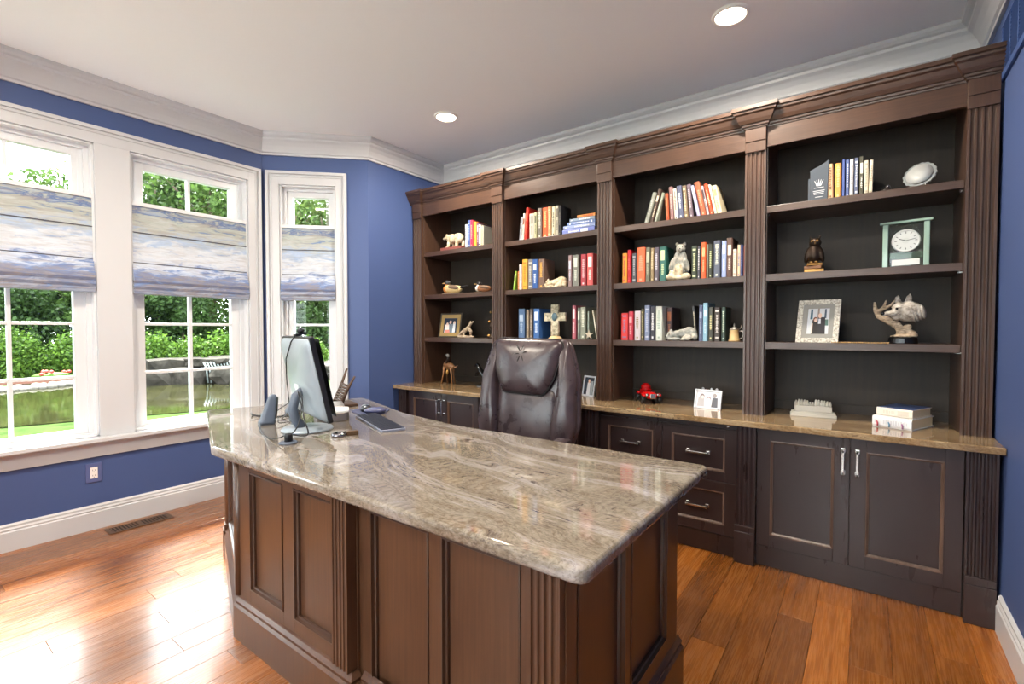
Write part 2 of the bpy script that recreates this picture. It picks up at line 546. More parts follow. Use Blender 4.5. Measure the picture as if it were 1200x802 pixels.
def make_window(idx, M, s0, s1, cols, label):
    """s along the wall, y outwards, z up; in the wall frame M"""
    root = thing('window_%d' % idx, label, None, M @ Vector(((s0 + s1) / 2, 0.06, WZ0)), kind='structure')
    def add(mb, name, m=VINYL, bevel=0.0015):
        return mb.build(name, m, root, world=True, bevel=bevel, fix=True)
    T = 0.16
    f = MB()                                       # jamb liner + fixed frame
    for a, b in ((s0, s0 + .012), (s1 - .012, s1)): f.box(a, .0, WZ0, b, T, WZ1, M)
    f.box(s0, 0, WZ1 - .012, s1, T, WZ1, M); f.box(s0, 0, WZ0, s1, T, WZ0 + .012, M)
    e = .036
    for a, b in ((s0 + .012, s0 + e), (s1 - e, s1 - .012)): f.box(a, .055, WZ0, b, T, WZ1, M)
    f.box(s0 + e, .055, WZ1 - .032, s1 - e, T, WZ1, M)
    f.box(s0 + e, .055, WZ0, s1 - e, T, WZ0 + .018, M)
    f.box(s0 + e, .055, 1.955, s1 - e, T, 2.005, M)
    add(f, 'frame')
    g0, g1 = s0 + .09, s1 - .09
    if cols == 1: g0, g1 = s0 + .075, s1 - .075
    for (za, zb, ga, gb, rows) in ((2.005, WZ1 - .032, 2.05, 2.275, 1), (WZ0 + .018, 1.955, 0.605, 1.91, 4)):
        q = MB()
        q.box(s0 + e, .078, za, g0, .128, zb, M); q.box(g1, .078, za, s1 - e, .128, zb, M)
        q.box(g0, .078, za, g1, .128, ga, M); q.box(g0, .078, gb, g1, .128, zb, M)
        add(q, 'sash')
        cw = (g1 - g0) / cols; rh = (gb - ga) / rows; h = .009
        for c in range(1, cols):
            add(MB().box(g0 + c * cw - h, .084, ga, g0 + c * cw + h, .122, gb, M), 'muntin')
        for r in range(1, rows):
            for c in range(cols):
                add(MB().box(g0 + c * cw + (h if c else 0), .085, ga + r * rh - h, g0 + (c + 1) * cw - (h if c < cols - 1 else 0), .121, ga + r * rh + h, M), 'muntin')
        for r in range(rows):
            for c in range(cols):
                MB().box(g0 + c * cw + .001, .101, ga + r * rh + .001, g0 + (c + 1) * cw - .001, .104, ga + (r + 1) * rh - .001, M).build('pane', GLASS, root, world=True)
    return root

make_window(1, M_win, YC - WBw[1], YC - WBw[0], 2, 'wide white window beside the corner return, grille of two columns')
make_window(2, M_win, YC - WA[1], YC - WA[0], 2, 'wide white window above the wall outlet, grille of two columns')
make_window(3, M_bay, BL - bw1, BL - bw0, 1, 'narrow white window in the angled return behind the monitor')
make_window(4, M_bay2, bw0, bw1, 1, 'narrow white window in the near angled return')

for k_, (a, b) in enumerate(FILL_WINDOWS):
    make_window(5 + k_, M_rear, a, b, 2, 'white rear window added for fill daylight, %s' % ('nearest the left wall', 'in the middle of the rear wall', 'nearest the right wall')[k_])

def casing(M, s0, s1, o0, o1, label, mull=None):
    """flat casing with a raised back band; o0/o1 are its outer edges"""
    zt = 2.45
    mb = MB()
    mb.box(o0, -.018, WZ0, s0, 0, zt, M); mb.box(s1, -.018, WZ0, o1, 0, zt, M)
    mb.box(s0, -.018, WZ1, s1, 0, zt, M)
    if mull: mb.box(mull[0], -.018, WZ0, mull[1], 0, WZ1, M)
    b = .022
    mb.box(o0, -.032, WZ0, o0 + b, -.018, zt, M); mb.box(o1 - b, -.032, WZ0, o1, -.018, zt, M)
    mb.box(o0 + b, -.032, zt - b, o1 - b, -.018, zt, M)
    mb.box(o0 + b + .012, -.024, WZ0, o0 + b + .02, -.018, zt - b - .012, M); mb.box(o1 - b - .02, -.024, WZ0, o1 - b - .012, -.018, zt - b - .012, M)
    mb.box(o0 + b + .02, -.024, zt - b - .02, o1 - b - .02, -.018, zt - b - .012, M)
    trim(mb, label)
    st = MB().box(o0 - .02, -.075, WZ0 - .028, o1 + .02, .0, WZ0, M)
    trim(st, 'projecting window stool above the blue wall', bevel=.006) if mull else trim(st, bevel=.006)
    ap = MB().box(o0, -.018, .445, o1, 0, WZ0 - .028, M).box(o0, -.03, WZ0 - .05, o1, -.018, WZ0 - .028, M)
    trim(ap)
casing(M_win, YC - WBw[1], YC - WA[0], YC - 1.85, YC - 0.04, 'white casing around the pair of wide windows', (YC - WBw[0], YC - WA[1]))
casing(M_bay, BL - bw1, BL - bw0, BL - .63, BL - .03, 'white casing around the narrow angled window')
casing(M_bay2, bw0, bw1, .03, .63, None)
for a, b in FILL_WINDOWS: casing(M_rear, a, b, a - .09, b + .09, None)

# ---------------------------------------------------------------- roman shades
SHSEAM = mat('shade_seam_thread', (90, 88, 96), 0.9)
def roman_shade(M, s0, s1, label):
    root = thing('roman_shade', label, 'window shade', M @ Vector(((s0 + s1) / 2, 0.0, 1.45)), group='roman shades in the bay')
    a, b = s0 + .012, s1 - .012
    th = .003
    def cloth(prof, name, grow=0.0):
        """prof: (y, z) line from top to bottom"""
        mb = MB(); k = len(prof); n = 12
        for i in range(n + 1):
            s = a - grow + (b - a + 2 * grow) * i / n
            for (y, z) in prof: mb.v.append(tuple(M @ Vector((s, y, z))))
            for (y, z) in prof: mb.v.append(tuple(M @ Vector((s, y + th, z))))
        W = 2 * k
        for i in range(n):
            for j in range(k - 1):
                mb.f.append((i * W + j, (i + 1) * W + j, (i + 1) * W + j + 1, i * W + j + 1))
                mb.f.append((i * W + k + j, i * W + k + j + 1, (i + 1) * W + k + j + 1, (i + 1) * W + k + j))
            for j in (0, k - 1):
                mb.f.append((i * W + j, i * W + k + j, (i + 1) * W + k + j, (i + 1) * W + j))
        for i in (0, n):
            for j in range(k - 1):
                mb.f.append((i * W + j, i * W + j + 1, i * W + k + j + 1, i * W + k + j))
        return mb.build(name, SHADE, root, world=True, smooth=False, fix=True)
    cloth([(.012, 2.025), (.004, 1.93), (.008, 1.846)], 'fabric_panel')
    cloth([(.006, 1.846), (-.002, 1.76), (.006, 1.652)], 'fabric_panel')
    cloth([(.004, 1.652), (-.010, 1.60), (-.028, 1.560), (-.034, 1.535), (-.026, 1.518), (-.012, 1.512)], 'fold', .004)
    cloth([(-.006, 1.535), (-.026, 1.515), (-.034, 1.497), (-.026, 1.482), (-.010, 1.478)], 'fold', .006)
    cloth([(-.004, 1.500), (-.02, 1.486), (-.028, 1.47), (-.022, 1.452), (-.006, 1.447)], 'fold', .004)
    MB().box(a, .002, 2.018, b, .03, 2.042, M).build('head_rail', VINYL, root, world=True, fix=True)
    for z in (1.846, 1.652):
        MB().box(a, .0, z - .0022, b, .006, z + .0022, M).build('seam', SHSEAM, root, world=True, fix=True)
    for s in (a + .06, b - .06):
        MB().box(s - .0012, .014, 2.03, s + .0012, .0164, 2.338, M).build('lift_cord', VINYL, root, world=True, fix=True)
roman_shade(M_win, YC - WBw[1], YC - WBw[0], 'watercolour blue and grey roman shade on the wide window beside the corner return')
roman_shade(M_win, YC - WA[1], YC - WA[0], 'watercolour blue and grey roman shade on the wide window above the outlet')
roman_shade(M_bay, BL - bw1, BL - bw0, 'narrow watercolour blue and grey roman shade on the angled return window')

# ---------------------------------------------------------------- recessed ceiling lamps
LENS = mat('lamp_lens', (255, 250, 240), 0.4, emit=(255, 238, 214), emit_s=9)
LTRIM = mat('lamp_trim_white', (238, 236, 230), 0.4)
def ceiling_lamp(x, y, label):
    r = thing('recessed_lamp', label, 'ceiling light', (x, y, CZ - .012), group='recessed ceiling lamps')
    MB().lathe([(.068, .004), (.070, .0), (.080, .002), (.084, .008), (.084, .0125), (.068, .0125), (.068, .004)], n=28).build('trim_ring', LTRIM, r, smooth=True)
    MB().lathe([(.0, .004), (.040, .003), (.0685, .005), (.0685, .010)], n=28).build('lens', LENS, r, smooth=True)
    ld = bpy.data.lights.new('recessed_lamp_light', 'AREA')
    ld.shape = 'DISK'; ld.size = .10; ld.energy = LAMP_W; ld.color = LAMP_C
    lo = bpy.data.objects.new('lamp_light', ld); COL.objects.link(lo); lo.parent = r; lo.location = (0, 0, -.004)
ceiling_lamp(-.543, 2.489, 'lit recessed ceiling lamp over the drawer cabinet')
ceiling_lamp(-2.40, 2.475, 'lit recessed ceiling lamp over the polar bear bookcase bay')
for x, y, l in ((-.543, .55, 'lit recessed ceiling lamp above the desk'), (-2.40, .35, 'lit recessed ceiling lamp above the desk wing'), (-.543, -1.3, 'lit recessed ceiling lamp by the rear wall near the right wall'), (-2.40, -1.3, 'lit recessed ceiling lamp by the rear wall near the left wall')):
    ceiling_lamp(x, y, l)

# ---------------------------------------------------------------- outlet, floor register, wall vent
PB2 = mat('blue_outlet_plate', (84, 94, 140), 0.45)
o = thing('wall_outlet', 'white outlet in a blue cover plate under the wide window', 'outlet', (XW, .828, .347))
MB().box(0, -.038, -.058, .006, .038, .058).build('cover_plate', PB2, o, bevel=.002)
rc = MB().box(.006, -.018, -.034, .009, .018, .034).build('receptacle', mat('outlet_white', (236, 230, 226), 0.35), o, bevel=.001)
SLOT = mat('dark_slot', (30, 26, 26), 0.7)
for zc in (-.016, .016):
    MB().box(.009, -.007, zc - .004, .0096, -.005, zc + .004).build('slot', SLOT, rc)
    MB().box(.009, .004, zc - .004, .0096, .006, zc + .004).build('slot', SLOT, rc)
    MB().lathe([(.0022, 0), (.0022, .0006)], n=8, M=Matrix.Translation((.009, 0, zc - .010)) @ Matrix.Rotation(PI / 2, 4, 'Y')).build('slot', SLOT, rc)

rg = thing('floor_register', 'bronze floor register with slots beside the baseboard', 'floor vent', (-3.655, 1.02, 0))
REG = mat('bronze_register', (92, 66, 48), 0.4, metal=.3)
fr = MB()
fr.box(-.06, -.165, .0, .06, -.145, .005).box(-.06, .145, .0, .06, .165, .005).box(-.06, -.145, 0, -.042, .145, .005).box(.042, -.145, 0, .06, .145, .005).box(-.042, -.012, 0, .042, .012, .005)
fr.build('register_frame', REG, rg, bevel=.001)
MB().box(-.042, -.145, .0002, .042, .145, .0012).build('duct_opening', SLOT, rg)
k = 0
for j in range(18):
    y = -.139 + j * .0164
    if abs(y) < .014: continue
    MB().box(-.042, y - .0035, .0012, .042, y + .0035, .0045).build('slat', REG, rg)

VB = mat('blue_vent_paint', (58, 82, 134), 0.45)
v = thing('wall_vent', 'blue painted return air grille high on the wall beside the bookcase', 'wall vent', (XR, 2.56, 2.40))
fr = MB()
y0, y1, z0, z1 = -.36, .36, -.125, .125
fr.box(-.012, y0, z0, 0, y1, z0 + .028).box(-.012, y0, z1 - .028, 0, y1, z1).box(-.012, y0, z0 + .028, 0, y0 + .028, z1 - .028).box(-.012, y1 - .028, z0 + .028, 0, y1, z1 - .028)
fr.build('vent_frame', VB, v, bevel=.002)
for j in range(1, 5):
    yy = y0 + .028 + (y1 - y0 - .056) * j / 5
    MB().box(-.010, yy - .006, z0 + .028, -.001, yy + .006, z1 - .028).build('mullion', VB, v)
nl = 14
for j in range(nl):
    zz = z0 + .034 + j * (z1 - z0 - .068) / (nl - 1)
    M = Matrix.Translation((-.005, 0, zz)) @ Matrix.Rotation(rad(40), 4, 'Y')
    MB().box(-.006, y0 + .028, -.0008, .006, y1 - .028, .0008, M).build('louvre', VB, v)
# ================================================================ BUILT-IN BOOKCASE
PC = [0.392 - 0.8875 * (4 - i) for i in range(5)]      # pilaster centre lines
PC[0] = -3.154
SH = (1.152, 1.519, 1.885)
ST = 0.036
CT = 0.752                                              # worktop height
YS, YBK = 2.915, 3.255                                  # shelf front, back panel

def flute_outline(wd, y_front, y_back, n=4, fw=.0155, gap=.0065, depth=.008):
    """plan outline (x, y) of a fluted pilaster, centred on x=0, front towards -y"""
    pts = [(wd / 2, y_back), (-wd / 2, y_back), (-wd / 2, y_front)]
    tot = n * fw + (n - 1) * gap
    x = -tot / 2
    for i in range(n):
        for j in range(6):
            a = PI * j / 5
            pts.append((x + fw / 2 - fw / 2 * math.cos(a), y_front + depth * math.sin(a)))
        x += fw + gap
    pts.append((wd / 2, y_front))
    return pts

def pilaster(root, xc, y_front, y_back, z0, z1, wd, wmat, name='pilaster'):
    M = Matrix.Translation((xc, 0, 0))
    return MB().prism(flute_outline(wd, y_front, y_back), z0, z1, M).build(name, wmat, root, world=True, fix=True)

unit_labels = [
    'tall dark wood bookcase bay holding the polar bear and duck figures beside the blue wall',
    'tall dark wood bookcase bay behind the leather chair with the cross ornament',
    'tall dark wood bookcase bay with the leaning books, above the drawers',
    'tall dark wood bookcase bay with the glass clock and wolf sculpture']
PWD = 0.102
for i in range(4):
    xl, xr = PC[i] + PWD / 2, PC[i + 1] - PWD / 2
    u = thing('bookcase_bay', unit_labels[i], 'bookcase', ((xl + xr) / 2, 3.08, CT), group='built-in bookcase bays')
    def part(mb, name, m, bevel=0.0015):
        return mb.build(name, m, u, world=True, bevel=bevel)
    e = .022
    part(MB().box(xl, YS + .003, CT, xl + .006, YBK, 2.305), 'side_panel', WV)
    part(MB().box(xr, YS + .003, CT, xr + e, YBK, 2.305), 'side_panel', WV)
    part(MB().box(xl, YBK, CT, xr + e, YBK + .012, 2.305), 'back_panel', WB, 0)
    part(MB().box(xl, YS + .01, 2.285, xr, YBK, 2.305), 'top_panel', WH)
    part(MB().box(xl, YBK - .014, CT, xr, YBK, CT + .05), 'back_rail', WB)
    for z in SH:
        s = part(MB().box(xl + .0008, YS, z - ST, xr - .0008, YS + .0028, z).box(xl + .0065, YS + .0028, z - ST, xr - .0008, YBK, z), 'shelf', WH, .002)
        for px in (xl + .001, xr - .011):
            MB().box(px, YS + .05, z - ST - .005, px + .010, YS + .058, z - ST).build('shelf_pin', CHROME, s, world=True)
    part(MB().box(xl, 2.903, 2.20, xr + .01, 2.924, 2.308), 'frieze', WH)
    for xc in ([PC[0], PC[1]] if i == 0 else [PC[i + 1]]):
        p = pilaster(u, xc, 2.89, 2.918, CT, 2.18, PWD, WV)
        MB().box(xc - PWD / 2, 2.882, 2.18, xc + PWD / 2, 2.922, 2.235).box(xc - PWD / 2, 2.878, 2.235, xc + PWD / 2, 2.922, 2.312).build('capital', WV, p, world=True, bevel=.002)
    for sx in (xl, xr):
        pass

# continuous cornice that breaks forward over each pilaster
path = []
yf, yp, hw = 2.903, 2.878, PWD / 2 + .002
x_start, x_end = XL + .002, XR - .003
path = [(x_start, yp)]
for i in range(5):
    a, b = PC[i] - hw, PC[i] + hw
    if i > 0: path += [(a, yf), (a, yp)]
    if i < 4: path += [(b, yp), (b, yf)]
path += [(x_end, yp)]
COR = [(-.02, 2.304), (.004, 2.304), (.006, 2.312), (.012, 2.315), (.014, 2.325), (.020, 2.328), (.030, 2.345), (.040, 2.368), (.048, 2.376), (.050, 2.386), (.058, 2.39), (.058, 2.408), (-.02, 2.408)]
c = sweep(path, COR, left=-1.0).build('cornice', WH, fix=True)
tag(c, 'stepped dark wood cornice running along the top of the bookcase', 'cornice')

# ---------------------------------------------------------------- base cabinets
def pull(parent, p, vertical, ln=.118):
    """square bar pull on two posts, centred at p on the face plane"""
    m = MB()
    h = ln / 2
    M = Matrix.Translation(p) @ (Matrix.Identity(4) if vertical else Matrix.Rotation(PI / 2, 4, 'Y'))
    m.box(-.0055, -.034, -h, .0055, -.024, h, M)
    for z in (-h + .007, h - .007):
        m.box(-.007, -.034, z - .007, .007, 0, z + .007, M)
        m.box(-.010, -.003, z - .010, .010, 0, z + .010, M)
    return m.build('handle', CHROME, parent, world=True, bevel=.0015, fix=True)

BEAD = wood('lit_bead_edge', '4a3a30', '82695a', (20, 20, 2), rough=.3)  # lighter than the door wood: the moulding's highlight painted into its colour
def panel_front(root, name, x0, x1, z0, z1, y, wmat, st=.06, th=.024):
    """framed door or drawer front with a recessed panel; y is its face"""
    d = MB().box(x0, y, z0, x0 + st, y + th, z1).box(x1 - st, y, z0, x1, y + th, z1).box(x0 + st, y, z0, x1 - st, y + th, z0 + st).box(x0 + st, y, z1 - st, x1 - st, y + th, z1)
    d = d.build(name, wmat, root, world=True, bevel=.0012)
    MB().box(x0 + st, y + .015, z0 + st, x1 - st, y + th - .001, z1 - st).build('panel', wmat, d, world=True)
    b = MB()
    a0, a1, c0, c1 = x0 + st + .0004, x1 - st - .0004, z0 + st + .0004, z1 - st - .0004
    def ring(q, dy): return [(a0 + q, y + dy, c0 + q), (a1 - q, y + dy, c0 + q), (a1 - q, y + dy, c1 - q), (a0 + q, y + dy, c1 - q)]
    b.add(ring(0, .0005) + ring(.003, .0) + ring(.006, .004) + ring(.011, .0075) + ring(.012, .0148),
          [(r * 4 + i, r * 4 + (i + 1) % 4, (r + 1) * 4 + (i + 1) % 4, (r + 1) * 4 + i) for r in range(4) for i in range(4)])
    b.build('bead', BEAD, d, world=True, fix=False)
    return d

cab_labels = ['dark wood double-door base cabinet beside the blue wall', 'dark wood drawer base cabinet behind the leather chair',
              'dark wood four-drawer base cabinet under the red toy car', 'dark wood double-door base cabinet beside the right wall with white baseboard']
LW = .098
YF = 2.735
for i in range(4):
    xl, xr = PC[i] + LW / 2, PC[i + 1] - LW / 2
    u = thing('base_cabinet', cab_labels[i], 'cabinet', ((xl + xr) / 2, 3.0, 0), group='base cabinets under the long worktop')
    MB().box(xl - (LW if i == 0 else 0) + .001, YF + .026, .1, xr + LW - .001, 3.26, CT - .0305).build('carcass', WC, u, world=True)
    MB().box(xl, YF + .014, 0, xr, YF + .026, .104).build('plinth', WC, u, world=True, bevel=.002)
    g = .003
    if i in (0, 3):
        xm = (xl + xr) / 2
        for side, (a, b) in enumerate(((xl + g, xm - g / 2), (xm + g / 2, xr - g))):
            d = panel_front(u, 'door', a, b, .110, CT - .037, YF, WC)
            pull(d, ((b - .026) if side == 0 else (a + .026), YF, .600), True)
        MB().box(xl, YF + .004, CT - .034, xr, YF + .022, CT - .0305).build('top_rail', WC, u, world=True)
    else:
        xm = (xl + xr) / 2
        MB().box(xl + g, YF + .002, .689, xr - g, YF + .022, CT - .0305).build('slide_out_front', WC, u, world=True, bevel=.001)
        lk = MB().lathe([(.007, 0), (.007, .004), (.004, .006)], n=14, M=Matrix.Translation((xr - .04, YF + .002, .703)) @ Matrix.Rotation(PI / 2, 4, 'X'))
        lk.build('lock', CHROME, u, world=True, smooth=True)
        for (a, b) in ((xl + g, xm - g / 2), (xm + g / 2, xr - g)):
            for (za, zb, zh) in ((.400, .686, .540), (.112, .397, .246)):
                d = panel_front(u, 'drawer', a, b, za, zb, YF, WC, st=.052)
                pull(d, ((a + b) / 2, YF + .015, zh + .003), False)
    for xc in ([PC[0], PC[1]] if i == 0 else [PC[i + 1]]):
        p = pilaster(u, xc, 2.712, 2.76, .198, CT - .0305, LW, WC)
        MB().box(xc - LW / 2, 2.702, 0, xc + LW / 2, 2.76, .165).box(xc - LW / 2, 2.706, .165, xc + LW / 2, 2.76, .198).build('pilaster_base', WC, p, world=True, bevel=.003)

wt = MB().box(XL + .001, 2.668, CT - .03, XR - .002, 3.27, CT).build('worktop', GRANITE_WARM_LIT, bevel=.005, seg=3)
tag(wt, 'long tan granite worktop, warm light in its colour, over the dark base cabinets', 'worktop')

# ================================================================ DESK
DT, DTH = 0.752, 0.036
ua = math.atan2(.37, -.99)                    # direction of the angled wing
dk = thing('desk', 'dark panelled wood desk with an angled granite top and fluted pilasters', 'desk', (-1.5, 1.25, 0))
top = rounded([(-.43, .82), (-.43, 1.73), (-1.62, 1.73), (-2.10, 1.815), (-2.785, 2.055), (-3.09, 1.19), (-2.10, .82)], [.035, .03, .9, .9, .03, .03, .06], 6)
MB().prism(top, DT - DTH, DT).build('granite_top', GRANITE, dk, world=True, bevel=.012, seg=4, fix=True)

u = Vector((-.937, .349)); nv = Vector((.349, .937))      # wing: along its face, and into its body
cA = Vector((-2.0, .897))
cE = cA + u * .83
body = [(-2.0, .897), (-1.255, .897), (-1.255, 1.62), (-1.9, 1.66), tuple(cE + nv * .74), tuple(cE)]
MB().prism(body, .02, DT - DTH).build('carcass', WD, dk, world=True, fix=True)
MB().box(-1.25, .925, .02, -.96, .95, DT - DTH).build('modesty_panel', WD, dk, world=True)
MB().box(-.96, .925, .02, -.53, 1.64, DT - DTH).build('pedestal', WD, dk, world=True)

def face(origin, d, outn, length, panels, z0, z1, rb, rt, name='face_frame'):
    """frame-and-panel face: origin (x, y) on the finished face, d along it, outn outwards"""
    o = Vector(origin); d = Vector(d); outn = Vector(outn)
    M = Matrix(((d.x, outn.x, 0, o.x), (d.y, outn.y, 0, o.y), (0, 0, 1, 0), (0, 0, 0, 1)))
    th = .022
    f = MB(); prev = 0.0
    for (a, b) in panels:
        f.box(prev, -th, z0, a, 0, z1, M); prev = b
        f.box(a, -th, z0, b, 0, rb, M); f.box(a, -th, rt, b, 0, z1, M)
    f.box(prev, -th, z0, length, 0, z1, M)
    ff = f.build(name, WD, dk, world=True, bevel=.001, fix=True)
    for (a, b) in panels:
        p = MB().box(a, -th, rb, b, -.017, rt, M).build('panel', WD, dk, world=True, fix=True)
        m = MB(); q0, q1, hh = .0, .013, .007
        def ring(q, y): return [(a + q, y, rb + q), (b - q, y, rb + q), (b - q, y, rt - q), (a + q, y, rt - q)]
        vs = ring(.0006, -.0165) + ring(.0006, .002) + ring(.006, .003) + ring(.009, -.006) + ring(.014, -.009) + ring(.016, -.0165)
        fs = []
        for r in range(5):
            fs += [(r * 4 + i, r * 4 + (i + 1) % 4, (r + 1) * 4 + (i + 1) % 4, (r + 1) * 4 + i) for i in range(4)]
        m.add(vs, fs, M)
        m.build('panel_moulding', WDM, p, world=True, fix=True, smooth=False)
    return M
WDM = mat('desk_wood_moulding', '3f2a1e', .28, coat=.3, coat_r=.2)
ZB, ZT = .15, DT - DTH
# left block, face towards the room
face((-2.0, .875), (1, 0), (0, -1), .66, [(.10, .345), (.415, .651)], ZB, ZT, .212, .672)
# set-back visitor side
face((-1.262, .905), (1, 0), (0, -1), .665, [(.062, .313), (.360, .620)], .02, ZT, .10, .672)
# right end
face((-.508, .886), (0, 1), (1, 0), .754, [(.048, .315), (.352, .650)], ZB - .13, ZT, .212, .690)
# wing face towards the windows
face(cA + Vector((.0, -.022)), u, -nv, .83, [(.085, .70)], ZB, ZT, .212, .672)

def desk_pilaster(xc, yf, yb, z0=.165, wd=.082):
    M = Matrix.Translation((xc, 0, 0))
    p = MB().prism(flute_outline(wd, yf, yb, fw=.0125, gap=.0055, depth=.006), z0, ZT, M).build('pilaster', WD, dk, world=True, fix=True)
    return p
desk_pilaster(-1.301, .862, .90)
desk_pilaster(-.553, .864, .925)
# corner posts of the wing
for s in (.0, .80):
    q = cA + u * s
    MB().lathe([(.022, .165), (.022, ZT)], (q.x - .004, q.y - .012, 0), n=16).build('corner_post', WD, dk, world=True, smooth=True)

PLP = [(0, 0), (.020, 0), (.020, .128), (.012, .136), (.014, .148), (.004, .158), (0, .165)]
def plinth(path, left=-1.0):
    sweep(path, PLP, left=left).build('plinth', WD, dk, world=True, fix=True)
wf = cE + Vector((.0, -.022))
plinth([(-1.255, .90), (-1.255, .875), (-2.0, .875), tuple(wf), tuple(wf + nv * .5)], 1.0)
plinth([(-1.235, .905), (-.62, .905)], -1.0)
plinth([(-.598, .925), (-.598, .862), (-.510, .862), (-.510, 1.66)], -1.0)
# foot block of the wing end
q = cA + u * .80
Mf = Matrix(((u.x, -nv.x, 0, q.x), (u.y, -nv.y, 0, q.y), (0, 0, 1, 0), (0, 0, 0, 1)))
MB().box(-.035, -.05, 0, .035, .046, .15, Mf).box(-.028, -.05, .15, .028, .04, .18, Mf).build('foot_block', WD, dk, world=True, bevel=.004, fix=True)
# ================================================================ OFFICE CHAIR
def leather():
    n = NT('dark_brown_leather', 0.32, coat=.25, coat_r=.2)
    v = n.mapping((1, 1, 1))
    a = n.noise(v, 14, 5, .6); b = n.noise(v, 160, 3, .6)
    n.color(n.ramp(a, [(.3, '30262a'), (.7, '4a3c3e')]))
    n.bump(n.math('ADD', n.math('MULTIPLY', a, .7), n.math('MULTIPLY', b, .3)), .25, .006)
    n.rough(n.ramp(a, [(.3, .24), (.7, .36)]))
    return n.m
LEA = leather()
STITCH = mat('chair_piping', (24, 18, 18), .45)
ch = thing('office_chair', 'high-backed dark brown leather office chair with a head pillow, behind the desk', 'chair', (-1.565, 2.10, 0), rad(9))
TL = Matrix.Translation((0, .20, .46)) @ Matrix.Rotation(rad(-9), 4, 'X')     # back leans away from the desk
def outl(pts, r=.05, n=5): return rounded(pts, r, n)
# back shell: (x, z above the seat)
shell = outl([(-.24, -.06), (.24, -.06), (.33, .22), (.315, .50), (.245, .715), (-.245, .715), (-.315, .50), (-.33, .22)], [.06, .06, .18, .18, .07, .07, .18, .18])
MB().cushion(shell, .05, .085, M=TL).build('backrest', LEA, ch, smooth=True, sub=1)
def band(side):
    s = side
    o = [(s * .255, -.05), (s * .315, .20), (s * .305, .49), (s * .245, .70), (s * .19, .715), (s * .195, .45), (s * .165, .20), (s * .175, -.02)]
    if s > 0: o = o
    else: o = o[::1]
    if s > 0: pass
    return outl(o if s > 0 else o[::-1], .05)
for sd in (-1, 1):
    MB().cushion(band(sd), .062, .02, M=TL @ Matrix.Translation((0, -.035, 0))).build('side_bolster', LEA, ch, smooth=True, sub=1, fix=True)
MB().cushion(outl([(-.17, -.05), (.17, -.05), (.19, .3), (.18, .42), (-.18, .42), (-.19, .3)], .06), .03, .02, M=TL @ Matrix.Translation((0, -.04, 0))).build('back_cushion', LEA, ch, smooth=True, sub=1)
# head pillow with gathered button folds
pil = MB().cushion(outl([(-.15, .385), (.12, .375), (.175, .47), (.235, .70), (-.22, .71), (-.205, .52)], [.05, .05, .06, .05, .05, .06]), .062, .03, M=TL @ Matrix.Translation((0, -.065, 0))).build('head_pillow', LEA, ch, smooth=True, sub=1)
ol = outl([(-.15, .385), (.12, .375), (.175, .47), (.235, .70), (-.22, .71), (-.205, .52)], [.05, .05, .06, .05, .05, .06])
MB().tube([(x, -.004, z) for x, z in ol] + [(ol[0][0], -.004, ol[0][1])], .0042, 6, M=TL @ Matrix.Translation((0, -.065, 0))).build('piping', STITCH, pil, smooth=True)
random.seed(8)
for k in range(6):
    a = rad(60 + k * 62)
    c0 = Vector((-.02 + .012 * math.cos(a), 0, .612 + .018 * math.sin(a)))
    c1 = c0 + Vector((.035 * math.cos(a) * random.uniform(.6, 1.3), 0, .045 * math.sin(a)))
    MB().tube([(c0.x, -.0595, c0.z), ((c0.x + c1.x) / 2, -.061, (c0.z + c1.z) / 2), (c1.x, -.058, c1.z)], [.0015, .003, .001], 6, M=TL @ Matrix.Translation((0, -.065, 0))).build('crease', STITCH, pil, smooth=True)
# seat, arms, base
MB().cushion(outl([(-.27, -.27), (.27, -.27), (.29, .0), (.25, .27), (-.25, .27), (-.29, .0)], .09), .06, .06, M=Matrix.Translation((0, -.02, .45)) @ Matrix.Rotation(-PI / 2, 4, 'X')).build('seat', LEA, ch, smooth=True, sub=1)
for sd in (-1, 1):
    x = sd * .325
    MB().tube([(x * .8, .12, .42), (x, .10, .46), (x, .08, .60), (x, -.02, .635), (x, -.20, .635), (x, -.235, .60), (x, -.22, .46), (x * .8, -.16, .42)], .016, 8).build('armrest', BLACK, ch, smooth=True)
    MB().cushion(outl([(-.03, -.13), (.03, -.13), (.035, .1), (-.035, .1)], .02), .016, .016, M=Matrix.Translation((x, -.10, .652)) @ Matrix.Rotation(-PI / 2, 4, 'X')).build('arm_pad', LEA, ch, smooth=True)
MB().lathe([(.028, .12), (.028, .30), (.018, .30), (.018, .40), (.07, .40), (.07, .415)], n=16).build('gas_lift', BLACK, ch, smooth=False)
for k in range(5):
    a = 2 * PI * k / 5 + .3
    d = Vector((math.cos(a), math.sin(a), 0))
    lg = MB().tube([d * .02 + Vector((0, 0, .125)), d * .16 + Vector((0, 0, .11)), d * .29 + Vector((0, 0, .075))], [.03, .022, .016], 8).build('base_leg', BLACK, ch, smooth=True)
    Mc = Matrix.Translation(d * .29 + Vector((0, 0, .028))) @ Matrix.Rotation(a, 4, 'Z') @ Matrix.Rotation(PI / 2, 4, 'X')
    MB().lathe([(.028, -.022), (.028, -.006), (.012, -.006), (.012, .006), (.028, .006), (.028, .022)], n=14, M=Mc).build('caster', BLACK, lg)

# ================================================================ THINGS ON THE DESK
ZD = DT
SILV = mat('silver_grey_plastic', (150, 160, 168), .32, metal=.15)
SPK = mat('slate_plastic', (84, 92, 106), .4)
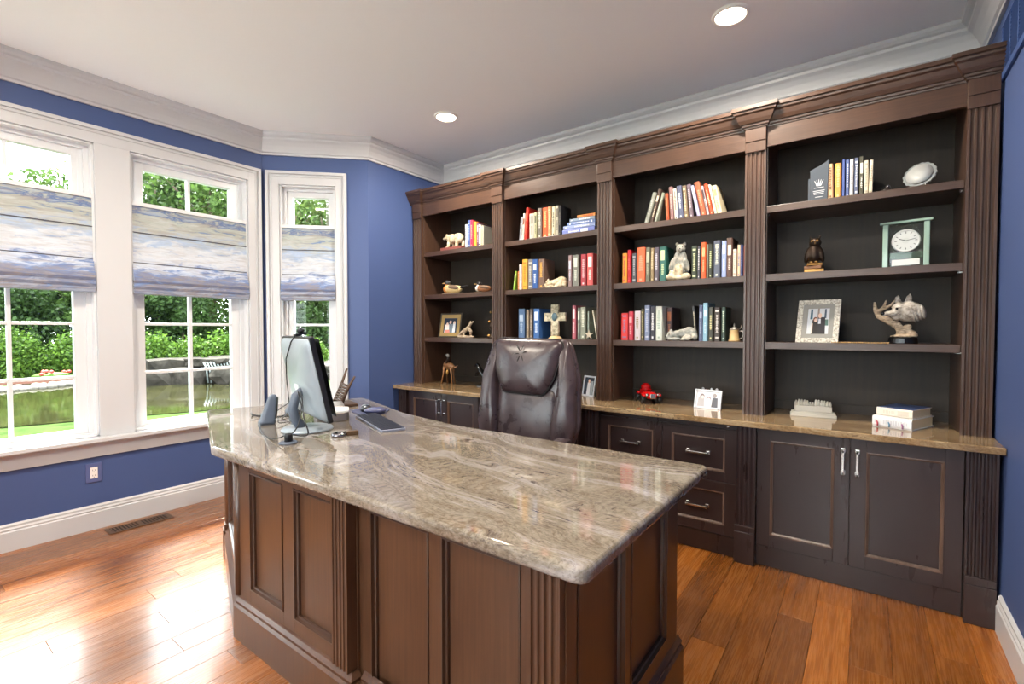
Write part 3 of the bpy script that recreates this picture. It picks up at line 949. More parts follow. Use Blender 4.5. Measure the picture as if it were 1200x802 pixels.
# monitor ---------------------------------------------------------
my = rad(-15)                                   # screen normal turned towards the chair
mn = thing('computer_monitor', 'silver-backed flat monitor on a round pedestal with a webcam clipped on top', 'monitor', (-2.10, 1.235, ZD), my)
MB().lathe([(.0, 0), (.112, 0), (.115, .005), (.108, .012), (.03, .017), (.0, .017)], n=40).build('stand_base', SILV, mn, smooth=True)
MB().tube([(-.0, -.025, .012), (.0, -.055, .055), (0, -.065, .105), (0, -.05, .16), (0, -.015, .19)], [.024, .022, .021, .022, .02], 10).build('stand_neck', SPK, mn, smooth=True)
TM = Matrix.Translation((-.05, .02, .245)) @ Matrix.Rotation(rad(12), 4, 'X')    # tilted panel, its face at +y
W2, H2 = .235, .198
bz = MB().prism(outl([(-W2, -H2), (W2, -H2), (W2, H2), (-W2, H2)], .012, 3), -.022, .0, M=TM @ Matrix.Rotation(-PI / 2, 4, 'X')).build('bezel', BLACK, mn, fix=True, bevel=.003)
MB().box(-W2 + .018, .0222, -H2 + .02, W2 - .018, .0228, H2 - .018, M=TM).build('screen', mat('dark_screen', (12, 14, 20), .12), bz, fix=True)
MB().cushion(outl([(-W2 + .004, -H2 + .004), (W2 - .004, -H2 + .004), (W2 - .004, H2 - .004), (-W2 + .004, H2 - .004)], .03), .06, .002, p=3.2, M=TM).build('back_shell', SILV, mn, smooth=True)
MB().box(-.03, -.064, -.05, .03, -.058, -.02, M=TM).build('rating_label', mat('white_label', (225, 232, 230), .5), mn, fix=True)
wc = MB().box(-.022, -.018, H2 + .001, .022, .03, H2 + .012, M=TM).ell((0, .012, H2 + .022), (.026, .016, .013), M=TM).build('webcam', BLACK, mn, fix=True)
MB().tube([TM @ Vector(p) for p in ((0, -.01, H2 + .012), (.015, -.045, H2 - .02), (-.06, -.066, H2 - .10), (-.10, -.075, 0.0), (-.10, -.09, -.12), (-.12, -.10, -.185))], .0026, 6).build('webcam_cable', BLACK, wc, smooth=True)

# loudspeakers ----------------------------------------------------
def speaker(x, y, rz, label, h=.135):
    s = thing('desk_speaker', label, 'speaker', (x, y, ZD), rz, 'pair of desk speakers')
    vs = []; n = 5
    m = MB()
    prof = [(0, .034, .036), (.012, .037, .039), (.02, .034, .034), (.5 * h, .028, .027), (.85 * h, .022, .020), (.96 * h, .018, .014), (h, .012, .008)]
    k = 0
    rings = []
    for (z, rx, ry) in prof:
        pts = [(x_, y_ + z * .22, z) for x_, y_ in rounded([(-rx, -ry), (rx, -ry), (rx, ry), (-rx, ry)], min(rx, ry) * .5, 3)]
        rings.append(pts)
    N = len(rings[0])
    for r in rings: vs += r
    fs = [(j * N + i, j * N + (i + 1) % N, (j + 1) * N + (i + 1) % N, (j + 1) * N + i) for j in range(len(rings) - 1) for i in range(N)]
    fs += [tuple(range(N))[::-1], tuple((len(rings) - 1) * N + i for i in range(N))]
    m.add(vs, fs); m.build('cabinet', SPK, s, smooth=True)
    MB().cushion(outl([(-.022, .03), (.022, .03), (.017, h - .012), (-.017, h - .012)], .008), .004, .0, M=Matrix.Translation((0, .040, 0)) @ Matrix.Rotation(rad(-5), 4, 'X') @ Matrix.Rotation(PI, 4, 'Z')).build('grille', BLACK, s, smooth=True)
speaker(-2.385, 1.185, rad(-18), 'slate desk speaker standing apart from the monitor, nearer the wide windows', .145)
speaker(-2.60, 1.44, rad(-14), 'slate desk speaker half hidden behind the monitor', .115)

# round hub with cables -------------------------------------------
hb = thing('cable_hub', 'small black round hub with a knob, in front of the monitor stand', 'cable hub', (-1.905, 1.035, ZD))
MB().lathe([(.036, 0), (.036, .006), (.03, .009), (.0, .009)], n=26).build('foot', SPK, hb, smooth=True)
MB().lathe([(.016, .009), (.016, .036), (.013, .042), (.0, .043)], n=18).build('knob', BLACK, hb, smooth=True)
def cable(pts, label, r=.0028):
    m = MB()
    P = [Vector(p) for p in pts]; out = []
    for i in range(len(P) - 1):
        p0, p1, p2, p3 = P[max(i - 1, 0)], P[i], P[i + 1], P[min(i + 2, len(P) - 1)]
        for j in range(6):
            t = j / 6
            out.append(.5 * ((2 * p1) + (p2 - p0) * t + (2 * p0 - 5 * p1 + 4 * p2 - p3) * t * t + (3 * p1 - p0 - 3 * p2 + p3) * t ** 3))
    out.append(P[-1])
    o = m.tube(out, r, 6).build('cable', BLACK, smooth=True)
    tag(o, label, 'cable')
zc = ZD + .003
cable([(-2.36, 1.14, ZD + .012), (-2.22, 1.075, zc), (-2.05, 1.03, zc), (-1.95, 1.02, ZD + .02), (-1.918, 1.03, ZD + .034)], 'thin cable running from the near desk speaker to the round hub')
cable([(-1.905, 1.045, ZD + .034), (-1.93, 1.09, ZD + .06), (-1.97, 1.13, ZD + .13), (-2.06, 1.165, ZD + .19)], 'grey cable rising from the round hub towards the monitor neck')
cable([(-1.90, 1.05, ZD + .034), (-1.87, 1.10, ZD + .03), (-1.90, 1.10, ZD + .10), (-2.0, 1.15, ZD + .17), (-2.09, 1.19, ZD + .185)], 'looping cable from the round hub to the back of the monitor', .0032)
random.seed(3)
cable([(-2.45, 1.25, zc), (-2.53, 1.32, zc), (-2.45, 1.38, zc), (-2.38, 1.33, zc), (-2.39, 1.26, zc + .004), (-2.47, 1.29, zc + .006), (-2.50, 1.36, zc + .008), (-2.42, 1.35, zc + .01), (-2.38, 1.30, zc + .01)], 'coil of black cable lying between the desk speakers', .003)
cable([(-2.40, 1.22, ZD + .03), (-2.48, 1.30, ZD + .05), (-2.56, 1.38, ZD + .055), (-2.61, 1.43, ZD + .06)], 'slack cable linking the two desk speakers')
cable([(-2.36, 1.25, ZD + .02), (-2.46, 1.34, ZD + .03), (-2.55, 1.40, ZD + .03), (-2.60, 1.46, ZD + .02)], 'lower cable linking the two desk speakers')
cable([(-2.70, 1.27, zc), (-2.66, 1.24, ZD + .016), (-2.62, 1.235, ZD + .012), (-2.60, 1.27, zc), (-2.68, 1.30, zc)], 'short loose plug lead near the wing end of the desk', .005)

# white mini computer and box behind -------------------------------
WPL = mat('white_plastic', (232, 234, 236), .22)
ALU = mat('brushed_aluminium', (168, 160, 154), .3, metal=.9)
mc = thing('mini_computer', 'flat white-topped mini computer behind the monitor', 'computer', (-2.243, 1.455, ZD), rad(-35))
MB().prism(outl([(-.085, -.085), (.085, -.085), (.085, .085), (-.085, .085)], .03, 6), .0, .045).build('case', ALU, mc, bevel=.003)
MB().prism(outl([(-.084, -.084), (.084, -.084), (.084, .084), (-.084, .084)], .03, 6), .045, .05).build('lid', WPL, mc)
hd = thing('external_drive', 'silver desktop drive behind the white mini computer', 'drive', (-2.46, 1.60, ZD), rad(-30))
MB().prism(outl([(-.10, -.06), (.10, -.06), (.10, .06), (-.10, .06)], .01, 3), .0, .042).build('case', ALU, hd, bevel=.003)
MB().box(-.098, -.0605, .012, .098, -.058, .03).build('front_strip', mat('dark_strip', (70, 66, 62), .3), hd)

# woven wood phone cradle: two raked slatted arms ------------------
RUS = mat('dark_twig_wood', (74, 52, 38), .6, bump=(60, .5))
ck = thing('letter_holder', 'dark woven twig letter holder with two upright arms beside the silver drive', 'letter holder', (-2.60, 1.77, ZD), rad(-20))
ck.scale = (1.3, 1.25, 1.15)
MB().box(-.07, -.05, 0, .07, .05, .014).build('base', RUS, ck, bevel=.003)
for sx in (-.062, .062):
    MB().tube([(sx, -.03, .012), (sx, .0, .09), (sx * 1.1, .035, .19 if sx < 0 else .16)], [.010, .008, .005], 6).build('arm', RUS, ck, smooth=True)
for j in range(7):
    t = j / 6
    MB().tube([(-.062, -.03 + t * .035, .03 + t * .08), (0, -.022 + t * .035, .025 + t * .08), (.062, -.03 + t * .035, .03 + t * .08)], .006, 6).build('weave_slat', RUS, ck, smooth=True)

# mouse pad, mouse, keyboard ---------------------------------------
NAVY = mat('navy_pad_foam', (58, 62, 92), .7)
mp = thing('mouse_pad', 'navy mouse pad with a gel wrist rest beside the keyboard', 'mouse pad', (-2.27, 1.72, ZD), rad(-35))
MB().prism(arc(-.02, 0, .105, rad(60), rad(300), 20) + arc(.07, 0, .075, rad(-80), rad(80), 12), 0, .005).build('mat', NAVY, mp, fix=True)
MB().ell((.085, .02, .0195), (.045, .062, .018)).build('wrist_rest', mat('navy_gel', (76, 80, 116), .35), mp, smooth=True)
ms = thing('computer_mouse', 'black and silver mouse resting on the navy pad', 'mouse', (-2.285, 1.70, ZD + .0052), rad(60))
MB().cushion(outl([(-.03, -.055), (.03, -.055), (.033, .02), (.022, .055), (-.022, .055), (-.033, .02)], .025), .036, .0, M=Matrix.Rotation(-PI / 2, 4, 'X') @ Matrix.Scale(-1, 4, (0, 1, 0)) @ Matrix.Identity(4)).build('body', BLACK, ms, smooth=True, fix=True) if False else MB().ell((0, 0, .012), (.032, .056, .022)).build('body', BLACK, ms, smooth=True)
MB().ell((0, .03, .020), (.024, .024, .013)).build('button', SILV, ms, smooth=True)
kbd = thing('keyboard', 'slim dark keyboard lying on the granite beside the mouse pad', 'keyboard', (-1.955, 1.53, ZD), rad(-21.5))
MB().prism(outl([(-.235, -.058), (.235, -.058), (.235, .058), (-.235, .058)], .008, 3), 0, .011).build('tray', mat('graphite_plastic', (112, 116, 134), .4), kbd, bevel=.002)
KEY = mat('key_black', (30, 32, 42), .45)
kme = None
for r in range(6):
    wds = [1] * 15 if r != 0 else [1.5, 1.2, 1.2, 1.2, 5, 1.2, 1.2, 1.2, 1.3]
    tot = sum(wds); x0 = -.226
    for wd in wds:
        L = wd / tot * .452
        MB().box(x0 + .0016, -.052 + r * .0175, .011, x0 + L - .0016, -.052 + r * .0175 + .0148, .0145).build('key', KEY, kbd)
        x0 += L
# stacked metallic card holder
mh = thing('paper_weight', 'small bronze and silver paperweight beside the monitor base', 'paperweight', (-1.845, 1.265, ZD), rad(70))
MB().lathe([(.0, 0), (.030, 0), (.034, .008), (.026, .016), (.012, .02), (.0, .021)], c=(-.03, 0, 0), n=20).build('disc', mat('smoky_silver', (150, 148, 152), .12, metal=1), mh, smooth=True)
MB().box(0, -.018, 0, .052, .018, .02).build('block', mat('bronze_block', (120, 96, 72), .25, metal=.8), mh, bevel=.004)
# ================================================================ BOOKS
PAPER = mat('book_pages', (222, 210, 184), .8)
def book_mat(c):
    return mat('cover_' + c, c, .45)
def title_mat(c):
    if 'title_' + c in MATS: return MATS['title_' + c]
    n = NT('title_' + c, .45)
    return n.m
def make_book(name, w_, h, d, c, t, seed, label, group=None, loc=(0, 0, 0), rot=None, cat='book'):
    """upright book: spine at y=0 facing -y, base at z=0, centred on x"""
    rnd = random.Random(seed)
    th = min(.0032, w_ * .14)
    cover = MB()
    hw = w_ / 2
    # rounded spine plan: boards and spine in one outline, prism up
    b = min(.004, hw * .45)
    outer = [(hw, d), (hw, b), (hw * .6, 0), (-hw * .6, 0), (-hw, b), (-hw, d), (-hw + th, d), (-hw + th, b + th), (hw - th, b + th), (hw - th, d)]
    cover.prism(outer[::-1], 0, h)
    o = cover.build(name, book_mat(c), fix=True)
    o.location = loc
    if rot is not None: o.rotation_euler = rot
    tag(o, label, cat, group)
    MB().box(-hw + th, b + th, .003, hw - th, d - .006, h - .004).build('page_block', PAPER, o)
    tm = mat('title_' + t, t, .5)
    sw = hw * .6
    style = rnd.random()
    if w_ > .012:
        if style < .45:
            # lettering: a column of short strokes
            z = h * rnd.uniform(.25, .4); zt = h * rnd.uniform(.75, .92)
            m = MB(); k = 0
            while z < zt:
                l = rnd.uniform(.006, .012); q = sw * rnd.uniform(.45, .8)
                m.box(-q, -.0006, z, q, .0002, z + l * .62); z += l
            m.build('lettering', tm, o)
            MB().box(-sw * .5, -.0006, h * .06, sw * .5, .0002, h * .06 + min(.012, w_ * .4)).build('emblem', tm, o)
        elif style < .75:
            z0, z1 = h * rnd.uniform(.55, .65), h * rnd.uniform(.8, .92)
            MB().box(-sw * .98, -.0006, z0, sw * .98, .0002, z1).build('title_band', tm, o)
            m = MB(); z = h * .2
            while z < h * .5:
                l = rnd.uniform(.006, .010); q = sw * rnd.uniform(.4, .7)
                m.box(-q, -.0006, z, q, .0002, z + l * .6); z += l
            m.build('lettering', tm, o)
        else:
            for f in (.08, .86):
                MB().box(-sw * .98, -.0006, h * f, sw * .98, .0002, h * f + .01).build('title_band', tm, o)
            m = MB(); z = h * .25
            while z < h * .78:
                l = rnd.uniform(.006, .012); q = sw * rnd.uniform(.4, .75)
                m.box(-q, -.0006, z, q, .0002, z + l * .6); z += l
            m.build('lettering', tm, o)
    return o
BOOKS=[
 ('beside the walking polar bear',1.885,[
  (-2.6513, 0.0226, 0.196, 0, 'thin pale grey', 'b9bcc4', '6a7080'),
  (-2.621, 0.0325, 0.227, 0, 'tall blue', '46588c', '8fa0c8'),
  (-2.5874, 0.0276, 0.222, 0, 'tall crimson', 'c0304a', 'f0a080'),
  (-2.5568, 0.0283, 0.205, 0, 'golden yellow', 'e6a63c', 'c07a28'),
  (-2.5283, 0.0235, 0.194, 0, 'plum purple', '6a4258', 'b8a0b0'),
  (-2.5028, 0.0206, 0.174, 0, 'slim white', 'e2dcd4', '403c48'),
  (-2.477, 0.0258, 0.16, 0, 'putty grey medallion-covered', 'a8a496', 'd8c080'),
 ]),
 ('in the row ending at the flat book pile',1.885,[
  (-2.1086, 0.0257, 0.18, 0.095, 'tilted steel grey', '86868e', 'c0c0c4'),
  (-2.0828, 0.0193, 0.201, 0.084, 'tilted slim ivory', 'ded6c6', '7a4a30'),
  (-2.0596, 0.0207, 0.242, 0.082, 'tilted bright red', 'c8281c', 'f06040'),
  (-2.004, 0.0433, 0.194, 0, 'thick light grey', 'b0aca0', '8a867c'),
  (-1.9654, 0.0232, 0.195, 0, 'slim olive and cream', 'a8a684', '5a5a48'),
  (-1.9322, 0.0341, 0.221, 0, 'tall taupe', '6c655c', 'cfc8b8'),
  (-1.8862, 0.0445, 0.22, 0, 'tall vivid orange', 'e8562c', 'f8b070'),
  (-1.8462, 0.0281, 0.22, 0, 'tan and brown', 'b08860', 'd8b890'),
  (-1.8146, 0.0277, 0.215, 0, 'cream with black lettering', 'c6c0a6', '302c28'),
  (-1.7858, 0.0239, 0.217, 0, 'pale stone', 'b2aa98', '6c665c'),
  (-1.7601, 0.023, 0.213, 0, 'black-spined grey-covered', '16161a', '605c58'),
 ]),
 ('beside the sleeping cream bear',1.519,[
  (-2.1673, 0.0151, 0.145, 0.144, 'small lime green tilted', '86b03c', 'd0e090'),
  (-2.1238, 0.0159, 0.142, 0, 'small rust orange', 'd2602c', 'f0a070'),
  (-2.1024, 0.0221, 0.192, 0, 'slim white', 'dcd6d2', 'a0a0a8'),
  (-2.0649, 0.0436, 0.227, 0, 'mustard yellow', 'd89c38', 'a86c1c'),
  (-2.017, 0.0414, 0.223, 0, 'mottled grey', '6e6a68', 'c4c0b8'),
  (-1.9702, 0.0415, 0.219, 0, 'royal blue', '2c5290', 'd8e0e8'),
  (-1.9179, 0.0481, 0.217, 0, 'brown with a gold band', '6c5448', 'e0a848'),
  (-1.6801, 0.0279, 0.223, 0, 'slim dusty rose', '8a7474', 'c0c0d0'),
  (-1.6314, 0.0435, 0.219, 0, 'thick smoke grey', '77776f', 'ccd0c0'),
  (-1.573, 0.04, 0.219, 0, 'cranberry red with white lettering', 'a83a44', 'e4c8c8'),
  (-1.5248, 0.0444, 0.221, 0, 'red and white picture-covered', 'd85a58', 'f0ece4'),
 ]),
 ('near the standing cross',1.152,[
  (-2.0917, 0.0543, 0.225, 0, 'thick slate blue', '4a6488', 'a0b0c4'),
  (-2.0392, 0.024, 0.217, 0, 'slim tan', '8c7c68', 'c8b89c'),
  (-2.0088, 0.026, 0.223, 0, 'slim umber', '685c54', 'b8a898'),
  (-1.9576, 0.0489, 0.222, 0, 'blue and white', '3a64a0', 'dce4ec'),
  (-1.6455, 0.0263, 0.237, 0, 'red and white striped', 'b0606c', 'e8d0d0'),
  (-1.6085, 0.0219, 0.219, 0, 'slim pewter grey', '767c74', 'ccd0c4'),
  (-1.5724, 0.0394, 0.224, 0, 'sage grey with pale lettering', '8a8c7c', 'dcdcc8'),
  (-1.5334, 0.0109, 0.193, 0, 'very thin grey green', '8a9488', 'b8c0b4'),
  (-1.4685, 0.0092, 0.201, -0.17, 'thin ivory tilted', 'cfc8b4', 'a09880'),
 ]),
 ('on the shelf of leaning books',1.885,[
  (-1.1305, 0.0237, 0.196, 0.285, 'right-leaning grey', '8c8e84', 'b8b8b0'),
  (-1.0979, 0.0204, 0.211, 0.26, 'right-leaning dark brown', '4c3c34', 'd8c8b0'),
  (-1.0756, 0.0149, 0.187, 0.278, 'right-leaning sage', '98a090', 'd4d8c8'),
  (-0.9927, 0.0181, 0.171, -0.057, 'short rust red', 'a85032', 'c87850'),
  (-0.9671, 0.021, 0.209, -0.058, 'dusty mauve', '8a6a68', 'd0b4ac'),
  (-0.9408, 0.0238, 0.194, -0.072, 'white with black lettering', 'dcd4c4', '504840'),
  (-0.9106, 0.0286, 0.205, -0.083, 'thick slate blue', '555a72', 'ccd4e4'),
  (-0.8803, 0.0222, 0.202, -0.089, 'brown and cream', '7c6c58', 'e0d0a8'),
  (-0.8513, 0.0219, 0.206, -0.106, 'purple grey', '6a5c66', 'c8bcc0'),
  (-0.8081, 0.0173, 0.195, -0.212, 'left-leaning lavender', 'a4a4c4', 'e0e0ec'),
  (-0.78, 0.0284, 0.213, -0.211, 'left-leaning tall sienna', 'a8583c', 'd8a080'),
  (-0.755, 0.0132, 0.185, -0.219, 'left-leaning slim black and white', 'b8b0b4', '40343c'),
  (-0.7332, 0.0186, 0.191, -0.21, 'left-leaning vermilion', 'cc4a2a', 'f0c0a0'),
  (-0.7135, 0.0129, 0.185, -0.215, 'left-leaning slim mint', 'c8d0c0', '6aa0a0'),
  (-0.6918, 0.0251, 0.175, -0.208, 'left-leaning thick cream', 'dccfae', 'b8a070'),
 ]),
 ('beside the seated grey bear',1.519,[
  (-1.2711, 0.0304, 0.197, 0, 'short amber', 'dc9438', 'c04848'),
  (-1.2421, 0.0225, 0.216, 0, 'slim scarlet', 'b81c28', 'e86060'),
  (-1.2092, 0.0302, 0.191, 0, 'short charcoal', '4c4a50', 'b0b0b4'),
  (-1.162, 0.0511, 0.224, 0, 'thick salmon orange', 'ec6840', 'f8a080'),
  (-1.1183, 0.0258, 0.22, 0, 'grey green', '6c6c5c', 'b4b49c'),
  (-1.0902, 0.0222, 0.214, 0, 'tan with brown lettering', '8c7a5c', 'dcc8a0'),
  (-1.0602, 0.0274, 0.214, 0, 'purple charcoal', '5c545e', 'c4c0c8'),
  (-1.0221, 0.0408, 0.215, 0, 'thick teal green', '2c6058', 'c8d8a8'),
  (-0.8335, 0.0308, 0.201, 0, 'dark forest green', '3c4438', 'ccd0a0'),
  (-0.805, 0.0148, 0.193, 0, 'slim black and white', '44444c', 'e0dcd4'),
  (-0.7798, 0.0263, 0.216, 0, 'bright orange', 'dc5c30', 'f0a878'),
  (-0.7583, 0.0102, 0.203, 0, 'very slim grey', '7a7c6c', 'a8a898'),
  (-0.7392, 0.0215, 0.201, 0, 'black with lime lettering', '34362c', 'c8d098'),
  (-0.7051, 0.0357, 0.218, 0, 'thick slate with white lettering', '5a6070', 'dcdcc8'),
  (-0.6674, 0.025, 0.213, 0, 'light blue and white', '98a8d4', 'e4e8f4'),
  (-0.6358, 0.031, 0.225, 0, 'thick brown with a cream head', '5c443c', 'e4cfc0'),
  (-0.6089, 0.0185, 0.159, 0, 'short ivory', 'ead8c8', 'c8a898'),
  (-0.5876, 0.0152, 0.181, 0, 'beige with a blue band', 'dcc0a0', '50649c'),
  (-0.5714, 0.0129, 0.179, 0, 'slim navy', '2c3868', '5868a0'),
  (-0.558, 0.0071, 0.173, 0, 'very slim coral', 'd86848', '8098d0'),
 ]),
 ('beside the crouching grey bear',1.152,[
  (-1.2726, 0.0464, 0.176, 0, 'thick red and violet', 'd83c3c', '8c7ca0'),
  (-1.2269, 0.0294, 0.186, 0, 'crimson', 'b83848', 'e8a0a4'),
  (-1.1832, 0.038, 0.188, 0, 'lilac and khaki', 'c8bcc0', '8c7c50'),
  (-1.1508, 0.0184, 0.201, 0, 'slim dark olive', '5c5640', 'a89868'),
  (-1.1184, 0.0315, 0.222, 0, 'tall blue grey', '76809c', 'b4b8c8'),
  (-1.083, 0.031, 0.215, 0, 'black with white lettering', '34323a', 'dcdcdc'),
  (-1.0449, 0.0392, 0.214, 0, 'thick white and pale green', 'ccd0c4', '94a494'),
  (-1.0031, 0.0364, 0.208, 0, 'brown and midnight blue', '4c3a3c', 'a86038'),
  (-0.8172, 0.0169, 0.214, -0.088, 'tilted black and ivory', '403e40', 'e4d8b8'),
  (-0.7927, 0.0207, 0.214, 0, 'slate blue', '5c6480', 'a0a8c0'),
  (-0.765, 0.0253, 0.226, 0, 'sky blue', '8cb4c8', 'c8dce4'),
  (-0.7348, 0.0259, 0.2, 0, 'olive black with gold lettering', '44443c', 'd8d094'),
  (-0.7013, 0.0321, 0.199, 0, 'dark brown with large lettering', '443c38', 'd8d0c8'),
  (-0.6644, 0.0214, 0.198, 0, 'slim bottle green', '3c4c44', 'c0d0b8'),
 ]),
 ('beside the etched glass award',1.885,[
  (-0.158, 0.0247, 0.182, -0.024, 'thick buff', 'dcb488', '7a5c40'),
  (-0.1273, 0.025, 0.18, 0, 'thick apricot', 'e49c4c', 'f4c890'),
  (-0.1041, 0.0113, 0.192, 0, 'slim cobalt', '4c5c98', 'c8d0e8'),
  (-0.0878, 0.014, 0.188, 0, 'blue and silver', '58689c', 'ccd0dc'),
  (-0.0707, 0.0159, 0.189, 0, 'white', 'dcd8d4', 'a0a0a8'),
  (-0.0516, 0.0151, 0.189, 0, 'dusty blue with white lettering', '5c6480', 'dce0e8'),
  (-0.031, 0.0163, 0.193, 0, 'tall olive black', '4c4a3c', 'f0ece0'),
  (-0.0116, 0.0168, 0.17, -0.003, 'ivory', 'd0c8b4', 'a8a08c'),
  (0.0066, 0.014, 0.166, 0.013, 'cream', 'dcd0b8', 'b0a48c'),
 ]),
]

k = 0
for anc, z, rows in BOOKS:
    px_prev = None
    for (x, w_, h, tilt, desc, c, t) in rows:
        k += 1
        d = random.Random(k).uniform(.135, .175)
        lift = abs(math.sin(tilt)) * w_ / 2
        back = .08 if desc in ('brown and midnight blue', 'tilted black and ivory') else 0.0   # set back behind the bear
        make_book('book', w_, h, d, c, t, k, '%s book %s' % (desc, anc), 'shelved books', (x * (1 + (back if tilt else 0) / 2.955), 2.955 + back + (k % 3) * .004, z + lift), (0, tilt, 0))
# flat pile beside the grey row on the same shelf
pile = [('flat navy and white book, lowest in the pile', .035, '6a76b4', 'e4e4ec', .25, .0), ('flat pale blue book second in the pile', .026, '8e9cc4', 'dcdcd0', .245, .006), ('flat blue book in the middle of the pile', .022, '6c82b0', 'e8e8ee', .215, .035),
        ('flat steel blue book second from the top of the pile', .022, '8898ac', 'f0f0f0', .195, .052), ('small flat orange book topping the pile', .02, 'd48a44', 'b04830', .135, .11)]
z = 1.885
for q, (lab, th, c, t, ln, sh) in enumerate(pile):
    o = make_book('book', th, ln, .15, c, t, 300 + q, lab + ' of flat books', 'flat book pile', (-1.735 + sh, 2.950 + .004 * q, z + th / 2), (0, PI / 2, 0))
    z += th + .0008
# two thick books lying on the worktop
o = make_book('book', .050, .158, .235, 'dfe0e2', 'c8c8cc', 400, 'thick white book lying flat with coloured ribbon markers', None, (.030, 2.915, CT + .025), Euler((0, PI / 2, rad(-24))))
o.location = (.030, 2.922, CT + .0255)
for q, (f, c) in enumerate(((.13, 'b04050'), (.45, '5a86a4'), (.8, '9c6c94'))):
    MB().tube([(.0, -.001, f * .15), (.006, -.008, f * .15 + .006), (.020, -.013, f * .15 + .008)], .0035, 6).build('ribbon_marker', mat('ribbon_' + c, c, .6), o, smooth=True)
o = make_book('book', .040, .145, .205, 'e0d6c6', 'cfc6b6', 401, 'cream book with a dark blue cover lying on the thick white book', None, (.046, 2.945, CT + .0715), Euler((0, PI / 2, rad(-24))))
MB().box(-.0206, .004, .002, -.0200, .2, .143).build('dust_jacket', mat('blue_jacket', (58, 76, 120), .4), o)

# ================================================================ FIGURINES
IVORY = NT('antique_ivory_resin', .55)
IVORY.color(IVORY.ramp(IVORY.noise(IVORY.mapping((1, 1, 1)), 40, 5), [(.3, '8a7253'), (.5, 'c4b598'), (.7, 'd8cdb8')]))
IVORY = IVORY.m
GREYB = NT('grey_white_resin', .55)
GREYB.color(GREYB.ramp(GREYB.noise(GREYB.mapping((1, 1, 1)), 26, 5), [(.36, '6f716c'), (.5, '93938c'), (.64, 'bcb4a4')]))
GREYB = GREYB.m
BRONZE = mat('dark_bronze', (52, 40, 32), .38, metal=.7)
GOLDM = mat('worn_gold', (176, 134, 76), .35, metal=.85)
DRIFT = NT('bleached_driftwood', .7)
DRIFT.color(DRIFT.ramp(DRIFT.noise(DRIFT.mapping((20, 20, 60)), 3, 5), [(.3, '6b5a48'), (.6, 'b9a58c'), (.8, 'd8cab4')]))
DRIFT = DRIFT.m
DARKB = mat('dark_base_wood', (34, 26, 24), .35)

def blobs(lst, root, name, m, vox=.004):
    mb = MB()
    for b in lst:
        c, r = b[0], b[1]
        mb.ell(c, r if isinstance(r, tuple) else (r, r, r), 14, 10, rot=b[2] if len(b) > 2 else None)
    return mb.build(name, m, root, remesh=vox)
def dots(root, pts, r, m, name):
    for p in pts: MB().ell(p, (r, r, r), 8, 6).build(name, m, root, smooth=True)
EYE = mat('black_eye', (14, 12, 12), .15)

# walking polar bear on a red stone plinth (head towards -x)
t = thing('polar_bear_figure', 'small walking ivory polar bear on a reddish plinth', 'figurine', (-2.81, 2.985, 1.885))
MB().box(-.118, -.04, 0, .118, .045, .028).build('plinth', mat('red_stone', (128, 70, 62), .4), t, bevel=.003)
b = blobs([((.05, 0, .10), (.058, .036, .044)), ((-.02, 0, .10), (.052, .034, .042)), ((-.075, 0, .118), (.028, .02, .022)), ((-.105, 0, .112), (.020, .012, .012)), ((-.05, 0, .112), (.04, .026, .03)),
           ((-.045, -.018, .055), (.014, .013, .034)), ((-.06, -.018, .032), (.019, .012, .008)), ((-.02, .018, .055), (.014, .013, .034)), ((.05, -.018, .055), (.016, .014, .036)), ((.042, -.018, .033), (.018, .012, .008)), ((.09, .018, .055), (.015, .013, .036)), ((.08, .018, .033), (.018, .012, .008)),
           ((-.068, -.014, .140), .008), ((-.068, .014, .140), .008)], t, 'bear_body', IVORY)
dots(t, [(-.09, -.013, .122), (-.125, 0, .115)], .0035, EYE, 'eye')

def lying_bear(x, z, y, sc, m, label, group=None):
    t = thing('resting_bear_figure', label, 'figurine', (x, y, z))
    L = [((.045, .01, .050), (.055, .045, .050)), ((.0, .008, .046), (.045, .04, .040)), ((-.040, .0, .045), (.030, .032, .030)),
         ((-.078, -.012, .040), (.030, .028, .029)), ((-.098, -.034, .026), (.017, .015, .013)), ((-.072, -.020, .072), (.011, .008, .012)), ((-.092, .012, .066), (.010, .008, .012)),
         ((-.035, -.046, .013), (.042, .015, .013)), ((-.075, -.046, .010), (.016, .014, .010)), ((.045, -.044, .022), (.034, .018, .022)), ((.025, -.054, .010), (.024, .014, .010)), ((.090, -.012, .028), (.020, .026, .026))]
    L = [(tuple(q * sc for q in c), tuple(q * sc for q in r) if isinstance(r, tuple) else r * sc) for c, r in L]
    blobs(L, t, 'bear_body', m, .0045 * sc)
    dots(t, [(-.106 * sc, -.047 * sc, .029 * sc), (-.082 * sc, -.040 * sc, .047 * sc), (-.100 * sc, -.028 * sc, .046 * sc)], .0036, EYE, 'eye')
    return t
lying_bear(-1.808, 1.519, 2.995, .84, IVORY, 'cream bear figure lying asleep between two rows of books')
lying_bear(-.905, 1.152, 2.985, .86, GREYB, 'grey and white bear figure crouching between rows of books')

